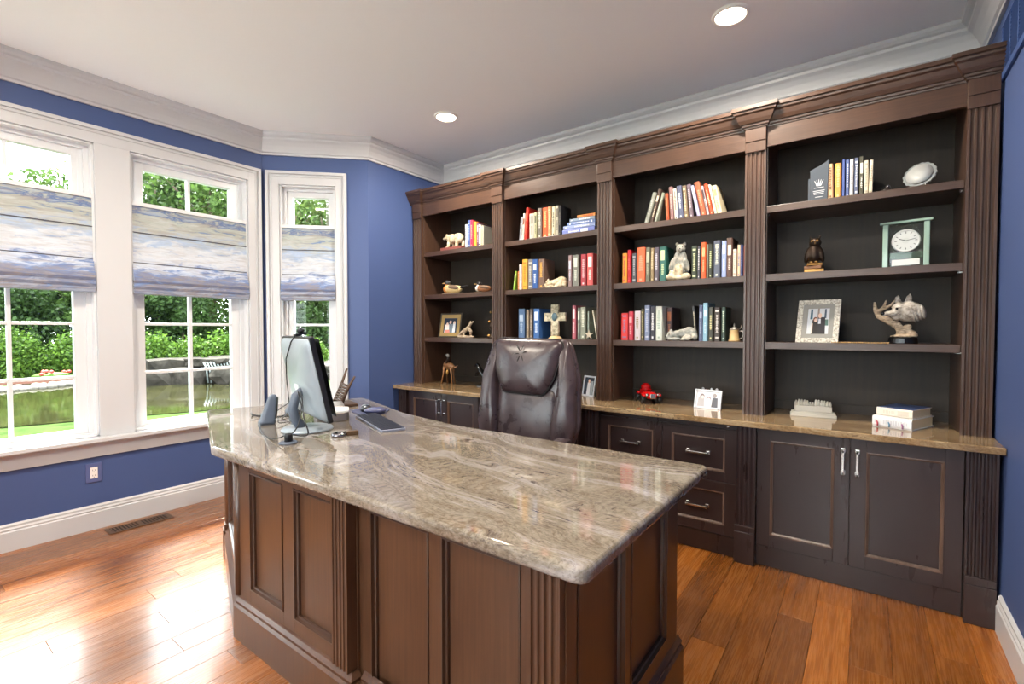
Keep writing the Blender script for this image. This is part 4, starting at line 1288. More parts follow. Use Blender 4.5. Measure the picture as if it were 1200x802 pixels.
# seated bear with a cub in its lap
t = thing('seated_bear_figure', 'grey bear figure sitting upright with a pale cub in its lap', 'figurine', (-.925, 2.99, 1.519))
t.scale = (.86, .9, 1)
blobs([((0, .01, .075), (.06, .05, .07)), ((0, .005, .135), (.047, .04, .055)), ((.005, -.002, .195), (.034, .032, .032)), ((.012, -.032, .186), (.018, .018, .016)), ((-.022, .0, .225), .012), ((.032, .0, .222), .012),
       ((-.05, -.02, .10), (.018, .02, .045), (0, rad(20), 0)), ((.052, -.02, .095), (.018, .02, .045), (0, rad(-20), 0))], t, 'bear_body', GREYB)
blobs([((-.055, -.035, .022), (.034, .032, .022)), ((.055, -.035, .022), (.032, .03, .022)), ((.0, -.035, .055), (.030, .026, .05)), ((0, -.045, .015), (.04, .02, .015)), ((-.05, -.02, .05), (.02, .02, .02))], t, 'cub', IVORY)
dots(t, [(.0, -.028, .203), (.024, -.026, .202), (.014, -.050, .19)], .004, EYE, 'eye')

# two duck decoys
def duck(x, z, y, sc, label, head, breast, side, rz):
    t = thing('duck_decoy', label, 'figurine', (x, y, z), rz, 'painted duck decoys')
    k = lambda *a: tuple(q * sc for q in a)
    blobs([(k(.02, 0, .045), k(.085, .042, .036)), (k(-.035, 0, .05), k(.05, .038, .036))], t, 'body', side, .004 * sc)
    blobs([(k(-.068, 0, .048), k(.032, .034, .034)), (k(-.066, 0, .075), k(.018, .017, .025))], t, 'breast', breast, .004 * sc)
    h = blobs([(k(-.062, 0, .105), k(.024, .018, .021)), (k(-.04, 0, .108), k(.018, .012, .012))], t, 'head', head, .003 * sc)
    MB().ell(k(-.098, 0, .100), k(.022, .011, .006)).build('bill', mat('duck_bill', (190, 150, 96), .4), t, smooth=True)
    MB().ell(k(.03, -.034, .06), k(.06, .012, .02), rot=(0, rad(8), 0)).build('wing', mat('duck_wing', (118, 96, 78), .5), t, smooth=True)
    MB().ell(k(.03, .034, .06), k(.06, .012, .02), rot=(0, rad(8), 0)).build('wing', mat('duck_wing'), t, smooth=True)
    MB().ell(k(.12, 0, .06), k(.05, .022, .009), rot=(0, rad(-14), 0)).build('tail', mat('duck_tail', (40, 36, 38), .5), t, smooth=True)
    MB().prism([(a * 1.0, b_) for a, b_ in [(sc * .115 * math.cos(q * PI / 12), sc * .05 * math.sin(q * PI / 12)) for q in range(24)]], 0, .008 * sc).build('base', mat('duck_base', (150, 128, 100), .5), t)
    dots(t, [k(-.07, -.017, .109), k(-.07, .017, .109)], .003 * sc, EYE, 'eye')
duck(-2.82, 1.519, 2.98, .95, 'wood duck decoy with rust breast and banded head', mat('duck_head_dark', (60, 62, 66), .35), mat('duck_rust', (186, 116, 52), .45), mat('duck_buff', (206, 182, 134), .45), rad(5))
duck(-2.50, 1.519, 3.0, .72, 'smaller white and brown duck decoy beside the fluted pilaster', mat('duck_black', (32, 26, 26), .35), mat('duck_white', (226, 218, 206), .45), mat('duck_brown', (140, 92, 60), .5), rad(12))

# picture frames --------------------------------------------------
def photo_frame(name, label, loc, rz, w_, h, fw, fm, inner, people, lean=12, bgc='8a94a4', mount=None, depth=.014):
    t = thing(name, label, 'photo frame', loc, rz)
    M = Matrix.Rotation(rad(-lean), 4, 'X')
    f = MB()
    hw = w_ / 2
    f.box(-hw, 0, 0, -hw + fw, depth, h, M).box(hw - fw, 0, 0, hw, depth, h, M).box(-hw + fw, 0, 0, hw - fw, depth, fw, M).box(-hw + fw, 0, h - fw, hw - fw, depth, h, M)
    fo = f.build('frame', fm, t, bevel=.0025, fix=True)
    q = fw
    if inner:
        g = MB(); iw = inner[0]
        g.box(-hw + q, .003, q, -hw + q + iw, depth - .002, h - q, M).box(hw - q - iw, .003, q, hw - q, depth - .002, h - q, M).box(-hw + q + iw, .003, q, hw - q - iw, depth - .002, q + iw, M).box(-hw + q + iw, .003, h - q - iw, hw - q - iw, depth - .002, h - q, M)
        g.build('inner_frame', inner[1], fo, fix=True)
        q += iw
    ph = MB().box(-hw + q, .006, q, hw - q, depth - .003, h - q, M).build('photo', mat('photo_' + bgc, bgc, .25), t, fix=True)
    pw_, ph_ = w_ - 2 * q, h - 2 * q
    for (kind, cx, cz, sx, sz, c) in people:
        X, Z = -pw_ / 2 + cx * pw_, q + cz * ph_
        pts = [(X + sx * pw_ * math.cos(k * PI / 8), Z + sz * ph_ * math.sin(k * PI / 8)) for k in range(16)] if kind == 'o' else [(X - sx * pw_, Z - sz * ph_), (X + sx * pw_, Z - sz * ph_), (X + sx * pw_ * .8, Z + sz * ph_), (X - sx * pw_ * .8, Z + sz * ph_)]
        lay = .0058 - people.index((kind, cx, cz, sx, sz, c)) * .00015
        n = len(pts)
        MB().add([M @ Vector((a, lay, b_)) for a, b_ in pts], [tuple(range(n))[::-1]]).build('printed_shape', mat('print_' + c, c, .3), ph, fix=False)
    MB().box(-.012, depth, 0, .012, depth + .004, h * .75, Matrix.Translation((0, .004, 0)) @ Matrix.Rotation(rad(14), 4, 'X') @ Matrix.Translation((0, .0, 0))).build('easel_back', mat('easel_black', (30, 28, 28), .6), t, fix=True) if False else None
    zt = h * .62
    p = M @ Vector((0, depth, zt))
    MB().tube([(0, p.y, p.z), (0, p.y + .05, .004)], .004, 6).build('easel_leg', mat('easel_black', (30, 28, 28), .6), t)
    return t
SKIN, SUIT = 'd9b8a4', '1c1c24'
GILT = mat('gilt_frame', (168, 140, 88), .4, metal=.5)
photo_frame('photo_frame', 'gilt and black framed family photo beside the driftwood figure', (-2.865, 2.975, 1.152), rad(8), .225, .215, .014, mat('black_gold_frame', (58, 50, 38), .4), (.03, GILT),
            [('r', .5, .3, .2, .3, '6c7c88'), ('r', .25, .28, .18, .28, 'dcd0cc'), ('o', .48, .72, .09, .12, SKIN), ('o', .26, .6, .08, .1, 'd8bcae'), ('r', .78, .38, .1, .36, 'cfd4d8'), ('o', .78, .7, .07, .1, SKIN), ('r', .3, .1, .2, .1, 'c88070')], bgc='343c4c')
SHAB = NT('whitewashed_wood', .6)
SHAB.color(SHAB.ramp(SHAB.noise(SHAB.mapping((30, 30, 30)), 4, 5), [(.35, '8d867a'), (.55, 'c9c4b8'), (.7, 'dedad0')]))
SHAB = SHAB.m
photo_frame('photo_frame', 'whitewashed wood frame holding a photo of a couple in evening dress', (-.212, 2.965, 1.152), rad(-10), .195, .235, .026, SHAB, (.022, mat('grey_mat_board', (140, 138, 132), .6)),
            [('r', .18, .78, .06, .2, '2c5a6c'), ('r', .82, .8, .05, .18, '3a4a5c'), ('r', .5, .8, .05, .2, '8a7c74'), ('r', .88, .45, .1, .12, '486860'), ('r', .66, .32, .2, .34, SUIT), ('r', .36, .28, .15, .28, '181418'), ('r', .57, .5, .06, .1, 'd0d4dc'), ('o', .58, .72, .085, .1, SKIN), ('o', .37, .57, .10, .1, '74402c'), ('o', .39, .54, .07, .075, SKIN), ('r', .24, .22, .03, .2, SKIN)], bgc='c8ccd0', lean=15)
SILF = mat('silver_frame', (206, 208, 212), .3, metal=.6)
f4 = photo_frame('photo_frame', 'silver frame with a black and white photo of three people, on the worktop', (-.752, 2.958, CT), rad(-6), .158, .115, .012, SILF, None,
            [('r', .2, .3, .16, .3, 'b4b0b2'), ('r', .5, .22, .15, .24, 'dcdadc'), ('r', .8, .3, .14, .32, '5c5c64'), ('o', .24, .68, .1, .16, '84787a'), ('o', .52, .55, .1, .15, '94888a'), ('o', .78, .76, .09, .14, '98908f'), ('o', .53, .5, .07, .1, 'e0d8d6'), ('o', .26, .62, .07, .11, 'd4cccb')], bgc='e8e8ec', lean=14)
Mf4 = Matrix.Rotation(rad(-14), 4, 'X')
for sx in (-.035, .015, .045):
    MB().ell(Mf4 @ Vector((sx, .006, .12)), (.008, .004, .007), 8, 6).build('finial', SILF, f4, smooth=True)
photo_frame('photo_frame', 'small silver frame with a dark portrait, partly behind the leather chair', (-1.57, 3.02, CT), rad(-20), .12, .145, .012, SILF, None,
            [('r', .45, .35, .18, .35, 'd0d4d8'), ('o', .45, .78, .1, .12, SKIN), ('r', .78, .4, .14, .4, '8c969c')], bgc='2c3442', lean=10)

# driftwood animal
t = thing('driftwood_figure', 'bleached driftwood animal figure beside the gilt frame', 'figurine', (-2.662, 2.97, 1.152))
m = MB()
m.tube([(-.09, 0, .012), (-.05, 0, .04), (-.01, .0, .06), (.03, 0, .085), (.048, 0, .115), (.05, 0, .14)], [.012, .016, .02, .017, .012, .005], 8)
m.tube([(.045, 0, .11), (.07, -.005, .122), (.088, -.006, .135)], [.012, .009, .004], 6)
m.tube([(.03, 0, .08), (.055, .0, .05), (.05, .0, .01)], [.016, .014, .008], 7)
m.tube([(-.02, 0, .05), (-.02, -.01, .02), (-.035, -.01, .004)], [.012, .010, .006], 6)
m.tube([(-.09, 0, .008), (0, -.01, .008), (.09, .0, .008)], [.01, .014, .008], 7)
m.build('body', DRIFT, t, remesh=.004)

# bell-shaped brass lantern figure
t = thing('brass_figure', 'slim brass figure by the fluted pilaster next to the driftwood animal', 'figurine', (-2.40, 2.985, 1.152))
m = MB().lathe([(.0, 0), (.034, 0), (.034, .012), (.012, .018), (.008, .06), (.024, .085), (.026, .11), (.010, .135), (.006, .17), (.0, .205)], n=16)
m.build('body', BRONZE, t, smooth=True)
for (dx, dz, r) in ((-.016, .012, .014), (-.012, .125, .012), (.0, .2, .009)):
    MB().ell((dx, -.018, dz + .006), (r, r * .8, r)).build('brass_boss', GOLDM, t, smooth=True)

# carved wooden giraffe-like moose on stilt legs
t = thing('stilt_leg_figure', 'carved wooden animal on four stilt legs with a drooping head, on the worktop', 'figurine', (-2.885, 3.0, CT))
TAN = wood('carved_tan_wood', '5a3b25', 'a9794c', (10, 10, 30), rough=.45)
m = MB()
m.ell((0, 0, .155), (.055, .03, .034)); m.ell((-.03, 0, .165), (.03, .028, .03))
m.tube([(.04, 0, .16), (.075, 0, .145), (.10, 0, .165)], [.014, .010, .005], 6)
m.build('body', TAN, t, remesh=.004)
for (x0, y0, x1, y1) in ((-.04, -.02, -.058, -.035), (-.03, .02, -.06, .04), (.035, -.02, .06, -.03), (.035, .02, .03, .04)):
    MB().tube([(x0, y0, .15), ((x0 + x1) / 2, y0, .08), (x1, y1, .004)], [.010, .006, .0075], 7).build('leg', TAN, t, smooth=True)
MB().tube([(-.02, -.01, .175), (.005, -.02, .215), (.01, -.02, .24)], [.014, .011, .010], 7).build('neck', DARKB, t, smooth=True)
MB().ell((.01, -.026, .247), (.022, .015, .014), rot=(0, rad(20), 0)).build('head', mat('pewter', (150, 150, 150), .3, metal=.6), t, smooth=True)
MB().ell((.012, -.035, .105), (.014, .012, .022)).build('bell', GOLDM, t, smooth=True)

# black rearing horse
t = thing('horse_figure', 'small glossy black rearing horse on the worktop beside the leather chair', 'figurine', (-2.565, 3.05, CT))
GB = mat('glossy_black', (16, 16, 18), .12)
m = MB()
m.tube([(.045, 0, .07), (.02, 0, .10), (-.01, 0, .13)], [.028, .026, .024], 9)
m.tube([(-.01, 0, .13), (-.03, 0, .165), (-.038, 0, .18)], [.02, .015, .012], 8)
m.tube([(-.036, 0, .182), (-.06, 0, .166), (-.072, 0, .158)], [.013, .010, .007], 7)
for y in (-.012, .012):
    m.tube([(.045, y, .065), (.05, y, .04), (.035, y, .018), (.04, y, .004)], [.014, .009, .006, .008], 6)
    m.tube([(-.01, y, .115), (-.045, y, .105), (-.05, y, .08)], [.010, .007, .006], 6)
m.tube([(.06, 0, .085), (.085, 0, .06), (.085, 0, .02)], [.008, .010, .004], 6)
m.build('body', GB, t, remesh=.0035)
MB().lathe([(.055, 0), (.055, .006), (.0, .006)], c=(.01, 0, 0), n=18).build('base', GB, t)

# standing cross with embossed blocks
t = thing('cross_ornament', 'stone-textured standing cross ornament with blue centre on the shelf behind the chair', 'cross', (-1.812, 2.985, 1.152))
STONE = NT('carved_stone', .6)
STONE.color(STONE.ramp(STONE.noise(STONE.mapping((1, 1, 1)), 45, 6), [(.35, '6f6a58'), (.5, 'b4ac92'), (.65, 'd8cfb6')]))
STONE = STONE.m
MB().box(-.03, -.012, .022, .03, .012, .25).build('upright', STONE, t, bevel=.004)
MB().box(-.09, -.011, .13, -.03, .011, .19).build('arm', STONE, t, bevel=.004)
MB().box(.03, -.011, .13, .09, .011, .19).build('arm', STONE, t, bevel=.004)
MB().ell((0, -.012, .16), (.024, .008, .03)).build('centre_stone', mat('teal_stone', (74, 98, 108), .3), t, smooth=True)
for (x, z) in ((0, .22), (-.06, .16), (.06, .16), (0, .095), (0, .055)):
    MB().box(x - .018, -.0145, z - .014, x + .018, -.012, z + .014).build('raised_tile', STONE, t, bevel=.002)
MB().lathe([(.0, 0), (.052, 0), (.05, .008), (.034, .02), (.0, .024)], n=24).build('foot', mat('cream_base', (206, 178, 132), .45), t, smooth=True)

# little star ornament
t = thing('star_ornament', 'small pale star ornament leaning by the thin books near the cross', 'ornament', (-1.52, 2.945, 1.152))
pts = []
for q in range(10):
    r = .036 if q % 2 == 0 else .014
    a = PI / 2 + q * PI / 5
    pts.append((r * math.cos(a), r * math.sin(a)))
MB().prism(pts, -.005, .005, Matrix.Translation((0, 0, .034)) @ Matrix.Rotation(PI / 2, 4, 'X')).build('star', mat('pale_clay', (196, 184, 160), .6), t, bevel=.002, fix=True)
MB().tube([(.0, .004, .04), (.005, .025, .004)], .004, 6).build('prop', mat('pale_clay'), t)

# ceramic stein
t = thing('beer_stein', 'small cream lidded stein with a curved handle beside the dark books', 'stein', (-.612, 2.985, 1.152))
CER = mat('cream_ceramic', (206, 176, 124), .3)
MB().lathe([(.0, 0), (.030, 0), (.031, .008), (.026, .014), (.024, .062), (.026, .066), (.0, .067)], n=20).build('mug', CER, t, smooth=True)
MB().lathe([(.026, .0665), (.022, .076), (.008, .084), (.003, .088), (.006, .093), (.002, .104), (.0, .105)], n=16).build('lid', ALU, t, smooth=True)
MB().tube([(.022, 0, .058), (.045, 0, .06), (.05, 0, .04), (.042, 0, .02), (.023, 0, .016)], .004, 7).build('handle', ALU, t, smooth=True)
MB().tube([(.024, 0, .068), (.036, 0, .08), (.038, 0, .092)], .0028, 6).build('thumb_lift', ALU, t, smooth=True)

# red pedal-car model -----------------------------------------------
RED = mat('red_enamel', (186, 18, 20), .15, coat=.6)
t = thing('toy_car', 'glossy red vintage toy car on the granite worktop', 'toy car', (-1.13, 3.02, CT), rad(-55))
t.scale = (1.15, 1.15, 1.15)
m = MB()
for (z, k) in ((.0, 0),): pass
secs = [(-.10, .028, .03, .065), (-.07, .036, .024, .082), (-.03, .038, .022, .078), (0, .036, .022, .062), (.04, .034, .022, .066), (.085, .028, .024, .062), (.10, .020, .03, .054)]
vs = []; N = 12
for (xx, hw, zb, zt) in secs:
    for q in range(N):
        a = 2 * PI * q / N
        ca, sa = math.cos(a), math.sin(a)
        vs.append((xx, hw * math.copysign(abs(ca) ** .6, ca), (zb + zt) / 2 + (zt - zb) / 2 * math.copysign(abs(sa) ** .7, sa)))
fs = [(j * N + q, (j + 1) * N + q, (j + 1) * N + (q + 1) % N, j * N + (q + 1) % N) for j in range(len(secs) - 1) for q in range(N)]
fs += [tuple(range(N)), tuple((len(secs) - 1) * N + q for q in range(N))[::-1]]
m.add(vs, fs); m.build('body', RED, t, smooth=True, sub=1, fix=True)
MB().ell((-.055, 0, .08), (.034, .028, .022)).build('cabin', RED, t, smooth=True)
for (xx, yy) in ((-.065, -.044), (-.065, .044), (.062, -.044), (.062, .044)):
    wh = MB().lathe([(.022, -.008), (.024, -.004), (.024, .004), (.022, .008)], n=18, M=Matrix.Translation((xx, yy, .0242)) @ Matrix.Rotation(PI / 2, 4, 'X')).build('wheel', BLACK, t)
    MB().lathe([(.011, -.009), (.011, .009)], n=14, M=Matrix.Translation((xx, yy, .0242)) @ Matrix.Rotation(PI / 2, 4, 'X')).build('hubcap', CHROME, wh)
    MB().ell((xx, yy * .95, .047), (.032, .012, .010)).build('mudguard', RED, t, smooth=True)
MB().box(.096, -.014, .032, .102, .014, .058).build('radiator', CHROME, t, bevel=.002)
for yy in (-.03, .03):
    MB().ell((.088, yy, .05), (.009, .009, .009)).build('headlamp', CHROME, t, smooth=True)

# etched glass award --------------------------------------------------
def solid_glass(name, c, rough=.02):
    m = bpy.data.materials.new(name); m.use_nodes = True
    b = m.node_tree.nodes['Principled BSDF']
    b.inputs['Base Color'].default_value = S(c); b.inputs['Roughness'].default_value = rough
    b.inputs['Transmission Weight'].default_value = .85; b.inputs['IOR'].default_value = 1.3
    return m
AWG = mat('smoked_award_glass', (104, 112, 122), .12, trans=.35)
t = thing('glass_award', 'upright smoked glass award with an etched flame emblem and slanted top', 'award', (-.208, 2.965, 1.885), rad(-6))
ol_ = [(-.038, 0), (.038, 0), (.043, .208), (.03, .196), (.005, .182), (-.04, .165)]
MB().prism(ol_, -.008, .008, Matrix.Rotation(PI / 2, 4, 'X')).build('glass_plate', AWG, t, bevel=.002, fix=True)
MB().box(-.05, .0, 0, -.038, .012, .125).build('glass_step', AWG, t, bevel=.001)
ET = mat('etched_white', (196, 200, 204), .7)
for q, dx in enumerate((-.014, -.007, 0, .007, .014)):
    MB().add([(dx * .5 - .003, -.0086, .078), (dx * .5 + .003, -.0086, .078), (dx * 1.4 + .001, -.0086, .112 - abs(dx) * .3), (dx * 1.4 - .001, -.0086, .112 - abs(dx) * .3)], [(0, 1, 2, 3)]).build('etched_emblem', ET, t)
for q, (hw_, z_) in enumerate(((.022, .068), (.026, .052), (.024, .044), (.022, .036), (.016, .02))):
    MB().box(-hw_, -.0088, z_, hw_, -.0080, z_ + .003).build('etched_line', ET, t)

# crystal plate on a stand ---------------------------------------------
CRY = mat('crystal_plate', (176, 182, 184), .12, trans=.55)
t = thing('crystal_plate', 'round crystal plate with a scalloped rim leaning on a stand', 'plate', (.192, 2.985, 1.885), rad(-20))
Mp = Matrix.Translation((0, .0, .066)) @ Matrix.Rotation(rad(-22), 4, 'X') @ Matrix.Rotation(PI / 2, 4, 'X')
sc_ = [((.064 + .0022 * math.cos(q * PI / 2)) * math.cos(q * PI / 32), (.064 + .0022 * math.cos(q * PI / 2)) * math.sin(q * PI / 32)) for q in range(64)]
MB().prism(sc_, -.006, .004, Mp).build('rim', CRY, t, bevel=.002, fix=True)
MB().lathe([(.0, .004), (.05, .004), (.052, .0075), (.0, .0065)], n=36, M=Mp).build('disc', mat('frosted_disc', (168, 170, 170), .35), t, smooth=True, fix=True)
for sx in (-.03, .03):
    MB().tube([(sx, -.03, .012), (sx, -.024, .004), (sx, .035, .004), (sx, .03, .05)], .003, 6).build('stand_wire', CHROME, t, smooth=True)
t = thing('dark_trinket', 'small dark trinket between the cream book and the crystal plate', 'trinket', (.07, 2.98, 1.885))
blobs([((0, 0, .010), (.022, .016, .012)), ((.004, 0, .026), (.011, .010, .012))], t, 'body', DARKB, .003)
MB().ell((.004, -.010, .030), (.004, .003, .004)).build('bead', CHROME, t, smooth=True)

# owl on a pile of old books ---------------------------------------------
t = thing('owl_figure', 'dark bronze owl perched on a stack of small golden books', 'figurine', (-.226, 2.98, 1.519))
for q, (w2, z0, z1, rz_, c) in enumerate(((.044, 0, .018, 4, GOLDM), (.040, .018, .035, -8, mat('old_leather', (118, 78, 46), .45)), (.034, .035, .048, 10, GOLDM))):
    MB().box(-w2, -.032, z0, w2, .032, z1 - .0005, Matrix.Rotation(rad(rz_), 4, 'Z')).build('carved_book', c, t, bevel=.003)
blobs([((0, .0, .10), (.034, .028, .05)), ((.004, -.004, .155), (.029, .025, .026)), ((-.028, 0, .095), (.016, .022, .045), (0, rad(14), 0)), ((.03, 0, .095), (.014, .022, .045), (0, rad(-12), 0)), ((-.016, -.006, .182), (.006, .005, .014), (0, rad(-20), 0)), ((.024, -.006, .182), (.006, .005, .014), (0, rad(20), 0)), ((0, .02, .06), (.02, .01, .03))], t, 'owl_body', BRONZE, .0035)
dots(t, [(-.008, -.028, .162), (.015, -.028, .162)], .0065, GOLDM, 'eye')
MB().lathe([(.004, 0), (.0005, .014)], n=8, M=Matrix.Translation((.004, -.03, .158)) @ Matrix.Rotation(PI, 4, 'X')).build('beak', GOLDM, t)
for sx in (-.012, .012):
    MB().ell((sx, -.026, .052), (.009, .010, .006)).build('claw', GOLDM, t, smooth=True)

# glass mantel clock -------------------------------------------------------
CG = mat('green_edge_glass', (204, 238, 220), .05, trans=.55, ior=1.4)
CGC = mat('clear_clock_glass', (214, 228, 220), .03, trans=.95, ior=1.3)
t = thing('glass_clock', 'glass mantel clock with green edges, a round silver dial and white plaque', 'clock', (.148, 3.0, 1.519), rad(-8))
MB().box(-.088, -.022, 0, -.066, .022, .212).build('glass_pillar', CG, t, bevel=.003)
MB().box(.066, -.022, 0, .088, .022, .212).build('glass_pillar', CG, t, bevel=.003)
MB().box(-.1, -.028, .212, .1, .028, .224).build('glass_top', CG, t, bevel=.003)
MB().box(-.062, -.008, .006, .062, .006, .208).build('glass_panel', CGC, t, bevel=.002)
MB().box(-.066, -.018, 0, .066, .018, .006).build('glass_foot', CG, t, bevel=.001)
MB().box(-.062, .0062, .045, .062, .009, .075).build('green_strip', mat('green_print', (86, 140, 92), .4), t)
Mc = Matrix.Translation((0, -.008, .128)) @ Matrix.Rotation(PI / 2, 4, 'X')
d = MB().lathe([(.052, 0), (.055, .004), (.052, .009), (.048, .009), (.047, .006), (.0, .006)], n=40, M=Mc).build('dial', mat('silver_dial', (176, 178, 176), .35, metal=.2), t, smooth=False, fix=True)
INK = mat('clock_ink', (30, 30, 34), .4)
for h_ in range(12):
    a = h_ * PI / 6
    q = Mc @ Matrix.Rotation(-a, 4, 'Z')
    MB().box(-.0014, .034, .0062, .0014, .043, .0066, q).build('hour_mark', INK, d, fix=True)
for ang, ln, wd in ((rad(-68), .028, .0016), (rad(78), .040, .0011)):
    q = Mc @ Matrix.Rotation(-ang, 4, 'Z')
    MB().box(-wd, -.006, .0068, wd, ln, .0074, q).build('hand', INK, d, fix=True)
MB().lathe([(.014, .0066), (.014, .007)], n=18, M=Mc).build('dial_centre', mat('grey_dial_centre', (168, 172, 168), .4), d, fix=True)
MB().box(-.052, -.0105, .012, .052, -.0082, .040).build('plaque', mat('white_plaque', (206, 208, 204), .4), t)

# wolf head sculpture --------------------------------------------------------
WOLF = NT('wolf_resin', .55)
WOLF.color(WOLF.ramp(WOLF.noise(WOLF.mapping((30, 30, 30)), 2, 6), [(.35, '6f665c'), (.5, 'a39b90'), (.68, 'c4beb4')]))
WOLF = WOLF.m
t = thing('wolf_sculpture', 'carved pale wolf head with branching driftwood on a round black stand', 'sculpture', (.142, 2.985, 1.152), rad(-8))
MB().lathe([(.0, 0), (.057, 0), (.058, .004), (.056, .026), (.05, .032), (.0, .032)], n=32).build('stand', GB, t, smooth=False)
blobs([((.0, 0, .036), (.05, .038, .008)), ((-.005, 0, .055), (.022, .018, .03)), ((-.02, 0, .085), (.018, .016, .03), (0, rad(-25), 0)), ((.03, 0, .05), (.03, .014, .018), (0, rad(30), 0)), ((.01, 0, .07), (.03, .012, .018), (0, rad(-50), 0))], t, 'driftwood_foot', DRIFT)
m = MB()
m.tube([(-.025, 0, .09), (-.06, -.004, .115), (-.095, -.004, .135), (-.108, 0, .165), (-.112, 0, .205)], [.018, .018, .014, .010, .006], 8)
m.tube([(-.10, 0, .15), (-.075, -.002, .18), (-.065, 0, .215)], [.011, .007, .004], 7)
m.tube([(-.085, 0, .165), (-.05, -.004, .185), (-.028, 0, .215)], [.009, .007, .004], 7)
m.build('branch', DRIFT, t, remesh=.0035)
wolf = blobs([((.02, .0, .155), (.058, .045, .05)), ((-.012, -.012, .165), (.036, .034, .034)), ((-.044, -.036, .145), (.028, .017, .015)), ((-.064, -.046, .141), (.013, .010, .010)), ((-.02, -.02, .13), (.024, .022, .018)),
       ((-.020, -.004, .205), (.013, .008, .026), (0, rad(-14), 0)), ((.020, -.012, .208), (.014, .008, .028), (0, rad(10), 0)), ((-.018, -.006, .226), (.005, .005, .012), (0, rad(-14), 0)), ((.024, -.014, .230), (.005, .005, .012), (0, rad(10), 0))], t, 'wolf_head', WOLF, .0035)
for q in range(4):
    MB().ell((.036 + q * .012, .0, .152), (.012, .044 - q * .004, .052 - q * .006), rot=(0, rad(-12), 0)).build('fur_ridge', WOLF, t, smooth=True)
dots(t, [(-.073, -.054, .146)], .0085, EYE, 'nose'); dots(t, [(-.020, -.0455, .168), (-.044, -.030, .170)], .0055, EYE, 'eye')

# white monument model ---------------------------------------------------------
WST = mat('white_plaster', (206, 202, 190), .6)
t = thing('plaster_model', 'white plaster model of a row of figures on a stepped plinth', 'model', (-.226, 3.045, CT), rad(8))
MB().box(-.105, -.035, 0, .105, .035, .014).box(-.10, -.03, .014, .10, .03, .026).build('plinth', WST, t, bevel=.002)
MB().box(-.085, -.024, .026, .085, .024, .058).build('table', WST, t, bevel=.003)
random.seed(21)
for q in range(13):
    xx = -.078 + q * .013
    hh = random.uniform(.012, .022) if q not in (5, 6) else .006
    m = MB().ell((xx, .004 * (-1) ** q, .060 + hh * .4), (.0075, .010, hh)).ell((xx, -.003, .066 + hh), (.0048, .0048, .0058), 8, 6)
    m.build('figure', WST, t, smooth=True)

# strand of small wooden beads lying along the shelf edge
t = thing('bead_strand', 'strand of tiny wooden beads lying on the shelf edge by the whitewashed frame', 'bead strand', (-.03, 2.928, 1.152))
BD = mat('bead_wood', (190, 150, 100), .45)
for q in range(30):
    MB().ell((-.11 + q * .0078, .004 * math.sin(q * .5), .0035), (.0035, .0035, .0035), 8, 6).build('bead', BD, t, smooth=True)
# ================================================================ GARDEN BEYOND THE WINDOWS
GZ = -0.45
def leaf_mat(name, a, b, rough=.55):
    n = NT(name, rough, spec=.15)
    g = n.N.new('ShaderNodeNewGeometry')
    col = n.ramp(g.outputs['Random Per Island'], [(0.0, a), (1.0, b)])
    n.color(col)
    tr = n.N.new('ShaderNodeBsdfTranslucent'); mx = n.N.new('ShaderNodeMixShader'); out = n.N['Material Output']
    n.L.new(col, tr.inputs[0]); mx.inputs[0].default_value = .3
    n.L.new(n.b.outputs[0], mx.inputs[1]); n.L.new(tr.outputs[0], mx.inputs[2]); n.L.new(mx.outputs[0], out.inputs[0])
    return n.m
LEAF_D = leaf_mat('leaf_deep_green', '1d2c13', '354a22')
LEAF_M = leaf_mat('leaf_mid_green', '2b3e1a', '4d642e')
LEAF_L = leaf_mat('leaf_light_green', '3d5024', '6a7e44')
LEAF_S = leaf_mat('leaf_shrub', '2c4416', '567228')
BARK = mat('tree_bark', (84, 70, 58), .85, bump=(9, .6))

def leaves_mesh(name, pts, size, rng, aspect=.55):
    n = len(pts)
    a = rng.normal(size=(n, 3)); a /= np.linalg.norm(a, axis=1)[:, None]
    b = rng.normal(size=(n, 3)); b -= (b * a).sum(1)[:, None] * a; b /= np.linalg.norm(b, axis=1)[:, None]
    s = (size * rng.uniform(.6, 1.25, n))[:, None]
    V = np.empty((n, 4, 3))
    V[:, 0] = pts - a * s * .5; V[:, 1] = pts + b * s * aspect * .5
    V[:, 2] = pts + a * s * .5; V[:, 3] = pts - b * s * aspect * .5
    me = bpy.data.meshes.new(name)
    me.vertices.add(n * 4); me.vertices.foreach_set('co', V.reshape(-1))
    me.loops.add(n * 4); me.loops.foreach_set('vertex_index', np.arange(n * 4, dtype=np.int32))
    me.polygons.add(n); me.polygons.foreach_set('loop_start', np.arange(0, n * 4, 4, dtype=np.int32))
    me.update(calc_edges=True)
    return me

def crown_points(rng, n, rx, rz, zc, ncl, clr):
    d = rng.normal(size=(ncl, 3)); d /= np.linalg.norm(d, axis=1)[:, None]
    r = rng.uniform(.35, 1.0, ncl) ** .6
    c = d * r[:, None] * np.array([rx, rx, rz]) + np.array([0, 0, zc])
    idx = rng.integers(0, ncl, n)
    q = rng.normal(size=(n, 3)); q /= np.linalg.norm(q, axis=1)[:, None]
    q *= (rng.uniform(.35, 1.0, n) ** .5)[:, None] * clr
    return c[idx] + q * np.array([1, 1, .75])

